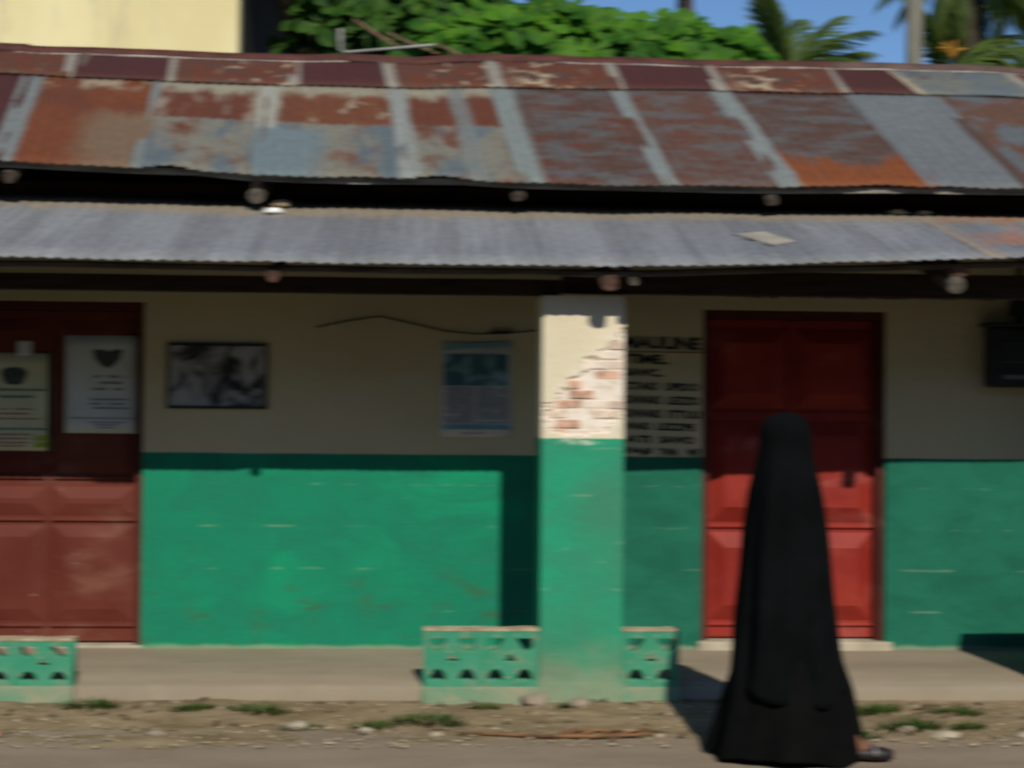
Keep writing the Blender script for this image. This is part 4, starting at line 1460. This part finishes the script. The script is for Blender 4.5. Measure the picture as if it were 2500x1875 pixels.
def broad_tree(base, lobes, n_ros, label, seed, leafmat=None):
    rnd = random.Random(seed)
    base = Vector(base)
    root = thing("broadleaf_tree", label, "tree", base, "broad-leaved trees behind the shop")
    cz = sum(l[0][2] for l in lobes) / len(lobes)
    ctr = Vector((base.x, base.y, cz - 0.4))
    # trunk and limbs
    tb = MB()
    fork = Vector((base.x + 0.1, base.y, 2.3))
    tb.tube([base, base + Vector((0.05, 0.05, 1.0)), fork], [0.22, 0.17, 0.15], 10, wob=0.15)
    tb.build("trunk", M['bark'], root, smooth=True)
    for c, r in lobes:
        c = Vector(c)
        lb = MB()
        mid = fork.lerp(c, 0.5) + Vector((rnd.uniform(-0.2, 0.2), rnd.uniform(-0.2, 0.2), 0.1))
        lb.tube([fork, mid, c], [0.10, 0.07, 0.04], 8, wob=0.15)
        for _ in range(9):
            d = Vector((rnd.gauss(0, 1), rnd.gauss(0, 1), rnd.gauss(0.4, 0.8))).normalized()
            e = c + Vector((d.x * r[0], d.y * r[1], d.z * r[2])) * 0.85
            lb.tube([c, c.lerp(e, 0.5) + Vector((0, 0, 0.06)), e], [0.03, 0.02, 0.010], 6)
        lb.build("limb", M['bark'], root, smooth=True)
    leaves = []
    for _ in range(n_ros):
        c, r = lobes[rnd.randrange(len(lobes))]
        c = Vector(c)
        d = Vector((rnd.gauss(0, 1), rnd.gauss(0, 1) - 0.25, rnd.gauss(0.25, 1))).normalized()
        q = 1.0 - 0.55 * rnd.random() ** 1.8
        bump_ = 1.0 + 0.22 * mnoise.noise(d * 2.2 + Vector((seed, 0, 0)))
        p = c + Vector((d.x * r[0], d.y * r[1], d.z * r[2])) * q * bump_
        axis = (d * 0.75 + Vector((0.05, -0.70, 0.50))).normalized()
        side = axis.orthogonal().normalized()
        nl = rnd.randrange(5, 9)
        ph = rnd.random() * 6.28
        for i in range(nl):
            an = ph + 2 * math.pi * i / nl + rnd.uniform(-0.3, 0.3)
            out = (side * math.cos(an) + axis.cross(side) * math.sin(an)).normalized()
            tilt = rnd.uniform(0.05, 0.85)
            ld = (out * math.cos(tilt) + axis * math.sin(tilt)).normalized()
            nrm = (axis - ld * axis.dot(ld)).normalized()
            lat = nrm.cross(ld)
            s = rnd.uniform(0.38, 0.98)
            mtx = Matrix(((ld.x * s, lat.x * s, nrm.x * s, p.x), (ld.y * s, lat.y * s, nrm.y * s, p.y), (ld.z * s, lat.z * s, nrm.z * s, p.z), (0, 0, 0, 1)))
            leaves.append((p, mtx, rnd.randrange(3)))
    # the leaves that show above the roof, nearest first, are parts of their own
    def score(l):
        p = l[0]
        vis = (p.z - 1.6) / p.y - 0.222
        return (0 if 0.0 < vis < 0.045 else 1, p.y)
    leaves.sort(key=score)
    inv = Matrix.Translation(-base)
    for p, mtx, k in leaves[:300]:
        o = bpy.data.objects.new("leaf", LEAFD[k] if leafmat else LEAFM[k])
        COL.objects.link(o)
        o.parent = root
        o.matrix_parent_inverse = inv
        o.matrix_basis = mtx
    fm = MB()
    for p, mtx, k in leaves[300:]:
        vs, fs = LEAFV[k]
        fm.add([mtx @ Vector(v) for v in vs], fs)
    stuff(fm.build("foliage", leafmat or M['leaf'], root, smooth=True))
    return root


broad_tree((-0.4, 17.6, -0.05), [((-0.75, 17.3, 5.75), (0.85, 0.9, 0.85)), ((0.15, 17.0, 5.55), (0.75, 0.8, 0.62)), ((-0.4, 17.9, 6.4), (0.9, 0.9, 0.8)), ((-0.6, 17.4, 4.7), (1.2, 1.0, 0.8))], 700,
           "broad-leaved tree at left with shade-darkened leaves, beside the yellow building's dark side", 11, M['leaf_shaded'])
broad_tree((1.15, 16.7, -0.05), [((0.55, 16.2, 5.12), (0.75, 0.8, 0.50)), ((1.25, 16.3, 5.22), (0.70, 0.8, 0.50)), ((1.75, 16.6, 5.15), (0.65, 0.8, 0.55)), ((1.1, 16.6, 4.4), (1.4, 1.0, 0.7))], 680,
           "bright green broad-leaved tree in the middle above the rusty roof", 23)
broad_tree((2.75, 16.7, -0.05), [((2.35, 16.2, 5.10), (0.62, 0.8, 0.48)), ((2.95, 16.4, 5.00), (0.60, 0.8, 0.46)), ((3.38, 16.5, 4.78), (0.45, 0.7, 0.42)), ((2.7, 16.6, 4.3), (1.2, 1.0, 0.7))], 650,
           "broad-leaved tree whose low crown ends beside the left palm fronds", 37)


def frond_mesh(L, droop, seed, n=58, leaf=0.42, hang=0.5):
    """palm leaf along +x: a curved stalk and two rows of hanging leaflets"""
    rnd = random.Random(seed)
    mb = MB()

    def pt(q):
        return Vector((L * (q - 0.22 * droop * q * q), 0.05 * L * q * q * math.sin(seed), L * (0.16 * q - droop * 0.62 * q ** 2.2)))
    pts = [pt(i / 10) for i in range(11)]
    mb.tube(pts, [0.030 * (1 - 0.82 * i / 10) + 0.004 for i in range(11)], 5)
    for i in range(n):
        q = 0.16 + 0.84 * i / (n - 1)
        p = pt(q)
        d = (pt(min(1, q + 0.02)) - pt(max(0, q - 0.02))).normalized()
        latv = Vector((0, 1, 0))
        ll = leaf * (0.55 + 0.75 * math.sin(math.pi * min(1, 0.12 + q * 0.86))) * rnd.uniform(0.85, 1.1)
        for s in (-1, 1):
            o = (latv * s * (1.0 - hang * 0.5) + d * (0.45 + 0.4 * q) + Vector((0, 0, -hang * rnd.uniform(0.3, 0.9)))).normalized()
            wv = d * 0.030
            m_ = p + o * ll * 0.55 + Vector((0, 0, 0.02))
            e = p + o * ll + Vector((0, 0, -0.16 * ll * (1 + hang)))
            mb.add([p - wv * 0.6, p + wv * 0.6, m_ + wv, m_ - wv, e], [(0, 1, 2, 3), (3, 2, 4)])
    me_ = bpy.data.meshes.new("frond")
    me_.from_pydata(mb.v, [], mb.f)
    me_.materials.append(M['frond'])
    me_.update()
    return me_


FR = [frond_mesh(2.6, d, i + 1, leaf=0.68, hang=h) for i, (d, h) in enumerate(((0.25, 0.35), (0.55, 0.6), (0.9, 0.8), (1.25, 0.9)))]


def palm(base, top, radius, fronds, label, bark, scale=1.0):
    base, top = Vector(base), Vector(top)
    root = thing("palm_tree", label, "palm", base, "coconut palms behind the shop")
    t = MB()
    n = 40
    pts, rr = [], []
    for i in range(n + 1):
        q = i / n
        pts.append(base.lerp(top, q) + Vector((0.12 * math.sin(q * 2.2) * 0, 0, 0)))
        rr.append(radius * (1.25 - 0.35 * q) * (1.0 + (0.05 if i % 2 else -0.02)))
    t.tube(pts, rr, 12)
    t.build("trunk", bark, root, smooth=True)
    inv = Matrix.Translation(-base)
    for az, el, k, s in fronds:
        o = bpy.data.objects.new("frond", FR[k])
        COL.objects.link(o)
        o.parent = root
        o.matrix_parent_inverse = inv
        o.matrix_basis = Matrix.Translation(top) @ Matrix.Rotation(math.radians(az), 4, 'Z') @ Matrix.Rotation(-math.radians(el), 4, 'Y') @ Matrix.Scale(s * scale, 4)
    return root


# left palm: crown just below the ridge line, fronds fanning above it
palm((7.75, 34.0, -0.05), (7.75, 34.0, 8.55), 0.15,
     [(4, 40, 1, 0.88), (-25, 62, 2, 0.9), (120, 78, 0, 0.95), (200, 74, 0, 0.98), (60, 72, 1, 0.9), (160, 62, 1, 0.80), (20, 66, 1, 0.95), (-60, 35, 2, 0.9), (240, 30, 2, 0.9), (20, 8, 2, 0.9), (300, 10, 2, 0.9), (100, 20, 2, 0.9), (150, 12, 2, 0.85)],
     "young palm with upright fronds fanning out right of the leafy trees", M['palm_bark'])
# tall palm with the dark trunk, crown above the frame
palm((8.47, 24.0, -0.05), (8.31, 24.0, 8.45), 0.135,
     [(178, 8, 2, 0.62), (168, 22, 2, 0.66), (160, -5, 2, 0.55), (192, -22, 3, 0.52), (150, -45, 3, 0.80), (140, -38, 3, 0.8), (120, -50, 3, 0.75), (100, -60, 3, 0.72), (40, -48, 3, 0.66), (-5, -35, 3, 0.66), (20, -5, 2, 0.8), (45, 20, 2, 0.9), (-60, 30, 2, 0.9), (90, 40, 1, 0.9), (200, 55, 1, 0.9), (300, 60, 1, 0.9), (188, -50, 3, 0.6), (80, -55, 3, 0.75)],
     "palm with thick dark trunk and hanging fronds at the right", M['palm_bark_dark'])
# shorter palm behind it, with the orange flower stalk
sp = palm((7.74, 23.2, -0.05), (7.74, 23.2, 6.60), 0.14,
          [(8, 22, 2, 0.85), (-12, 30, 2, 0.9), (30, 40, 1, 0.8), (170, 15, 2, 0.5), (150, 68, 0, 0.65), (200, 60, 0, 0.45), (-60, 5, 2, 0.9), (240, 0, 2, 0.9), (100, 10, 2, 0.9), (60, 5, 2, 0.9), (-90, -10, 2, 0.8)],
          "short palm with orange flower stalk low at the right edge", M['palm_bark'])
fl = MB()
rnd = random.Random(5)
bp = Vector((7.66, 22.8, 6.82))
for i in range(22):
    d = Vector((rnd.uniform(-0.8, 0.8), rnd.uniform(-0.5, 0.2), rnd.uniform(0.3, 1.0))).normalized()
    L = rnd.uniform(0.14, 0.30)
    fl.tube([bp, bp + d * L * 0.6 + Vector((0, 0, 0.05)), bp + d * L], [0.014, 0.012, 0.007], 5)
fl.build("flower_stalk", plain("orange_palm_flower", (0.40, 0.20, 0.03), 0.7, 0.25, 8, 0.1), sp)
# very tall palm: only its trunk passes behind the middle tree
palm((5.50, 34.0, -0.05), (5.48, 34.0, 13.2), 0.19,
     [(a, e_, k, 1.1) for a, e_, k in ((0, 10, 2), (50, 25, 2), (95, 5, 2), (140, 30, 1), (185, 8, 2), (230, 25, 2), (275, 5, 2), (320, 30, 1), (20, 60, 0), (200, 65, 0))],
     "tall palm showing only its pinkish-brown trunk above the middle tree", M['palm_bark'])

# ------------------------------------------------------------------ utility pole and its cable
M['pole'] = plain("pale_weathered_pole", (0.17, 0.162, 0.125), 0.9, 0.35, 3, 0.3, stretch=(6, 6, 0.5))
up_ = thing("utility_pole", "pale straight utility pole rising behind the roof at right", "pole", (6.215, 20.0, -0.05))
MB().tube([(6.215, 20.0, -0.05), (6.215, 20.0, 4.5), (6.215, 20.0, 8.9)], [0.125, 0.112, 0.10], 14).build("shaft", M['pole'], up_, smooth=True)
MB().box(5.6, 6.83, 19.84, 19.90, 8.40, 8.50).build("crossarm", M['timber_grey'], up_)
for ix in (5.68, 6.05, 6.38, 6.75):
    MB().tube([(ix, 19.87, 8.50), (ix, 19.87, 8.58), (ix, 19.87, 8.62)], [0.03, 0.045, 0.02], 8).build("insulator", M['concrete'], up_)

# ------------------------------------------------------------------ pipes and sticks lying on the ridge
M['white_pipe'] = plain("white_plastic_pipe", (0.24, 0.24, 0.22), 0.7, 0.35, 5, 0.05)
tag(recentre(MB().tube([(-0.690, 11.72, 4.405), (-0.690, 11.72, 4.25), (-0.655, 11.72, 4.225), (-0.30, 11.71, 4.262), (0.01, 11.70, 4.295)], [0.015, 0.015, 0.014, 0.012, 0.011], 8).build("bent_pipe", M['white_pipe'], smooth=True)),
    "white bent pipe lying on the rusty ridge in front of the trees", "pipe")
M['stick'] = plain("dry_brown_stick", (0.17, 0.105, 0.065), 0.9, 0.3, 9, 0.3, stretch=(2, 2, 2))
for pts, lab in (([(-0.60, 11.95, 4.53), (-0.42, 11.88, 4.40), (-0.22, 11.72, 4.25)], "brown dry stick leaning over the ridge, nearest the dark wall"),
                 ([(-0.33, 11.92, 4.42), (-0.16, 11.84, 4.33), (0.03, 11.74, 4.235)], "brown dry stick crossing the white bent pipe"),
                 ([(0.02, 11.90, 4.345), (0.10, 11.80, 4.29), (0.20, 11.70, 4.225)], "short orange-brown stick at the right end of the white pipe")):
    tag(recentre(MB().tube(pts, [0.013, 0.013, 0.010], 7, wob=0.2).build("stick", M['stick'], smooth=True)), lab, "stick", "dry sticks on the ridge")

# ------------------------------------------------------------------ small things on the lean-to roof and the ground
def lump(name, c, size, mat, seed, flat=0.55):
    bm = bmesh.new()
    bmesh.ops.create_icosphere(bm, subdivisions=2, radius=1.0)
    for v in bm.verts:
        d = 1.0 + 0.35 * mnoise.noise(v.co * 1.6 + Vector((seed, 0, 0))) + 0.12 * mnoise.noise(v.co * 4 + Vector((0, seed, 0)))
        v.co = Vector((v.co.x * size[0] * d, v.co.y * size[1] * d, v.co.z * size[2] * d))
    me_ = bpy.data.meshes.new(name)
    bm.to_mesh(me_)
    bm.free()
    o = link(name, me_, mat)
    o.location = c
    return o


M['rag'] = plain("white_rag", (0.75, 0.75, 0.74), 0.9, 0.1, 9, 0.3)
M['stone_tan'] = plain("tan_stone", (0.264, 0.211, 0.132), 0.95, 0.25, 12, 0.5)
M['stone_grey'] = plain("tan_grey_stone", (0.235, 0.195, 0.145), 0.95, 0.25, 12, 0.5)
M['stone_pale'] = plain("pale_coral_stone", (0.317, 0.277, 0.205), 0.95, 0.2, 12, 0.5)


def on_lo(x, t, lift):
    return lo_pt(x, t) + NRM_LO * lift


tag(lump("rag", on_lo(-0.93, 0.78, 0.022), (0.060, 0.050, 0.020), M['rag'], 3.0), "small crumpled white rag near the top of the grey tin roof", "rag")
tag(lump("stone", on_lo(-0.900, 0.90, 0.030), (0.055, 0.045, 0.030), M['stone_tan'], 5.0), "tan stone lying on the grey tin roof behind the white rag", "stone", "stones on the lean-to roof")
tag(lump("stone", on_lo(2.86, 0.90, 0.022), (0.060, 0.05, 0.022), M['stone_tan'], 7.0), "left one of two tan stones on the roof's top edge at right", "stone", "stones on the lean-to roof")
tag(lump("stone", on_lo(3.02, 0.90, 0.022), (0.042, 0.04, 0.020), M['stone_tan'], 8.0), "right one of two tan stones on the roof's top edge at right", "stone", "stones on the lean-to roof")
sc = MB()
cs = [on_lo(a, t, 0.020) for a, t in ((1.72, 0.46), (1.90, 0.50), (2.02, 0.33), (1.87, 0.27))]
sc.add(cs, [(0, 3, 2, 1)])
scrap = sc.build("cardboard_scrap", plain("tan_cardboard", (0.255, 0.235, 0.19), 0.9, 0.2, 8, 0.1), solid=0.006)
tag(recentre(scrap), "pale tan cardboard scrap lying on the grey tin roof", "cardboard")

for x, y, sx, sy, sz, mt_, lab in ((-0.64, 7.93, 0.055, 0.04, 0.028, 'stone_pale', "pale stone on the verge, leftmost large one below the green wall"),
                                  (-0.30, 7.82, 0.040, 0.03, 0.020, 'stone_pale', "small cream stone between two grass tufts on the verge"),
                                  (0.575, 8.30, 0.075, 0.05, 0.050, 'stone_grey', "greyish lump of cement at the pillar's left foot"),
                                  (0.80, 8.27, 0.060, 0.04, 0.030, 'stone_grey', "flat stone right below the middle of the pillar"),
                                  (2.56, 7.66, 0.070, 0.04, 0.030, 'stone_pale', "pale stone beside the grass right of the person's shoe"),
                                  (2.98, 7.68, 0.060, 0.04, 0.024, 'stone_pale', "flat pale stone at the right edge of the verge"),
                                  (2.40, 7.78, 0.050, 0.035, 0.024, 'stone_grey', "grey stone behind the pale stone right of the person"),
                                  (0.05, 7.73, 0.035, 0.03, 0.018, 'stone_pale', "small pale stone at the road's edge left of the brown stalk"),
                                  (-1.30, 7.70, 0.045, 0.03, 0.018, 'stone_grey', "grey stone on the verge near the left edge of the picture"),
                                  (1.15, 7.70, 0.030, 0.025, 0.014, 'stone_pale', "little white stone at the right end of the brown stalk")):
    tag(lump("stone", (x, y, verge_z(x, y) + sz * 0.35), (sx, sy, sz), M[mt_], x * 3 + 20), lab, "stone", "stones on the verge")

M['grass'] = leaf_mat("short_grass", (0.028, 0.070, 0.010), (0.048, 0.100, 0.014), (0.10, 0.11, 0.03))
gm = MB()
rnd = random.Random(9)
for i in range(150):
    a = rnd.random() * 6.28
    r = 0.085 * math.sqrt(rnd.random())
    p = Vector((math.cos(a) * r * 1.35, math.sin(a) * r * 0.75, 0))
    d = Vector((math.cos(a) * 0.6 + rnd.uniform(-0.6, 0.6), math.sin(a) * 0.6 + rnd.uniform(-0.6, 0.6), 0.9)).normalized()
    L = rnd.uniform(0.025, 0.062)
    sd = d.cross(Vector((0, 0, 1))).normalized() * 0.0035
    m_ = p + d * L * 0.6
    e = p + d * L + Vector((d.x, d.y, -0.3)) * L * 0.3
    gm.add([p - sd, p + sd, m_ + sd * 0.9, m_ - sd * 0.9, e], [(0, 1, 2, 3), (3, 2, 4)])
gme = bpy.data.meshes.new("grass_tuft")
gme.from_pydata(gm.v, [], gm.f)
gme.materials.append(M['grass'])
TUFTS = [(-1.74, 8.26, 1.0, "grass tuft at the foot of the block wall by the red-brown door"), (-1.20, 8.20, 0.75, "small grass tuft first right of the left block wall"),
         (-0.86, 8.18, 1.05, "wide grass tuft under the left part of the green wall"), (-0.62, 7.90, 0.7, "small dark grass tuft just left of the pale stone"),
         (-0.26, 7.93, 0.8, "round grass tuft second left of the middle block wall"), (0.02, 7.98, 1.2, "largest grass tuft, just left of the middle block wall"),
         (0.76, 8.27, 0.6, "tiny grass tuft against the pillar's foot"), (0.30, 8.22, 0.6, "thin dark tuft under the two-block wall"),
         (2.02, 8.08, 0.9, "grass tuft half hidden by the person's black robe"), (2.36, 8.18, 1.0, "grass tuft by the floor edge right of the person"),
         (2.78, 8.16, 0.9, "grass tuft by the floor edge at the right edge"), (2.43, 7.82, 1.1, "bushy tuft beside the pale stone right of the shoe"),
         (2.73, 7.84, 0.7, "small tuft between two pale stones at the right"), (2.12, 7.68, 0.8, "grass tuft just behind the walking person's shoe")]
for i, (x, y, s, lab) in enumerate(TUFTS):
    o = bpy.data.objects.new("grass_tuft", gme)
    COL.objects.link(o)
    o.location = (x, y, verge_z(x, y) - 0.002)
    o.rotation_euler = (0, 0, i * 1.7)
    o.scale = (s * 1.25, s * 1.2, s * 1.05)
    o.rotation_euler = (0, 0, 0.4 * math.sin(i * 2.3))
    tag(o, lab, "grass tuft", "grass tufts on the verge")

# dry palm stalk along the road's edge
st = MB()
pts = [(0.16, 7.72), (0.35, 7.68), (0.56, 7.64), (0.80, 7.63), (1.02, 7.66), (1.10, 7.66)]
p3 = [Vector((x, y, max(verge_z(x, y), 0.0) + 0.008)) for x, y in pts]
st.tube(p3, [0.006, 0.008, 0.009, 0.010, 0.008, 0.004], 8, wob=0.25)
for i in range(10):
    q = 0.45 + 0.05 * i
    b0 = p3[3] + Vector((random.uniform(-0.25, 0.2), 0.02, 0.0))
    st.tube([b0, b0 + Vector((0.10, random.uniform(0.0, 0.05), 0.025)), b0 + Vector((0.22, random.uniform(-0.02, 0.06), 0.004))], [0.007, 0.006, 0.002], 5)
tag(recentre(st.build("dry_stalk", plain("rusty_dry_stalk", (0.15, 0.078, 0.036), 0.85, 0.5, 10, 0.3), smooth=True)), "long rusty-brown dried palm stalk on the ground below the pillar", "dried stalk")
# orange wrapper at the left edge
wr = lump("wrapper", (-2.075, 7.74, verge_z(-2.075, 7.74) + 0.010), (0.030, 0.025, 0.012), plain("orange_wrapper", (0.36, 0.09, 0.04), 0.6, 0.2, 9, 0.1), 40.0)
tag(wr, "small orange wrapper on the verge at the left edge", "wrapper")

lt = MB()
rnd = random.Random(77)
for i in range(170):
    x = rnd.uniform(-3.5, 4.5)
    y = 8.42 - 0.85 * rnd.random() ** 1.6
    L, W, a = rnd.uniform(0.02, 0.05), rnd.uniform(0.008, 0.018), rnd.random() * 6.28
    z = max(verge_z(x, y), 0.0) + 0.006
    ca, sa = math.cos(a), math.sin(a)
    pts = [(-L, 0, 0.0), (0, -W, 0.006 * rnd.random()), (L, 0, 0.012 * rnd.random()), (0, W, 0.008)]
    lt.add([(x + p[0] * ca - p[1] * sa, y + p[0] * sa + p[1] * ca, z + p[2]) for p in pts], [(0, 1, 2), (0, 2, 3)])
lto = lt.build("leaf_litter", plain("dead_leaf_brown", (0.12, 0.075, 0.04), 0.9, 0.5, 25, 0.1))
stuff(lto)
lto["label"] = "dead brown leaves strewn over the verge"

# gravel and crumbs of earth, nobody could count them
gv = MB()
rnd = random.Random(31)
for i in range(2600):
    x = rnd.uniform(-4.0, 5.0)
    y = 7.42 + 0.98 * rnd.random() ** 1.25
    s = 0.003 + 0.011 * rnd.random() ** 3
    z = max(verge_z(x, y), -0.004) + s * 0.3
    vs = []
    for dx, dy, dz in ((1, 0, 0), (-1, 0, 0), (0, 1, 0), (0, -1, 0), (0, 0, 1), (0, 0, -1)):
        vs.append((x + dx * s * rnd.uniform(0.8, 1.9), y + dy * s * rnd.uniform(0.7, 1.3), z + dz * s * rnd.uniform(0.5, 0.9)))
    gv.add(vs, [(0, 2, 4), (2, 1, 4), (1, 3, 4), (3, 0, 4), (2, 0, 5), (1, 2, 5), (3, 1, 5), (0, 3, 5)])
gvo = gv.build("gravel", plain("mixed_gravel", (0.30, 0.25, 0.17), 0.95, 0.5, 40, 0.2))
stuff(gvo)
gvo["label"] = "scattered gravel and crumbs of earth on the verge"
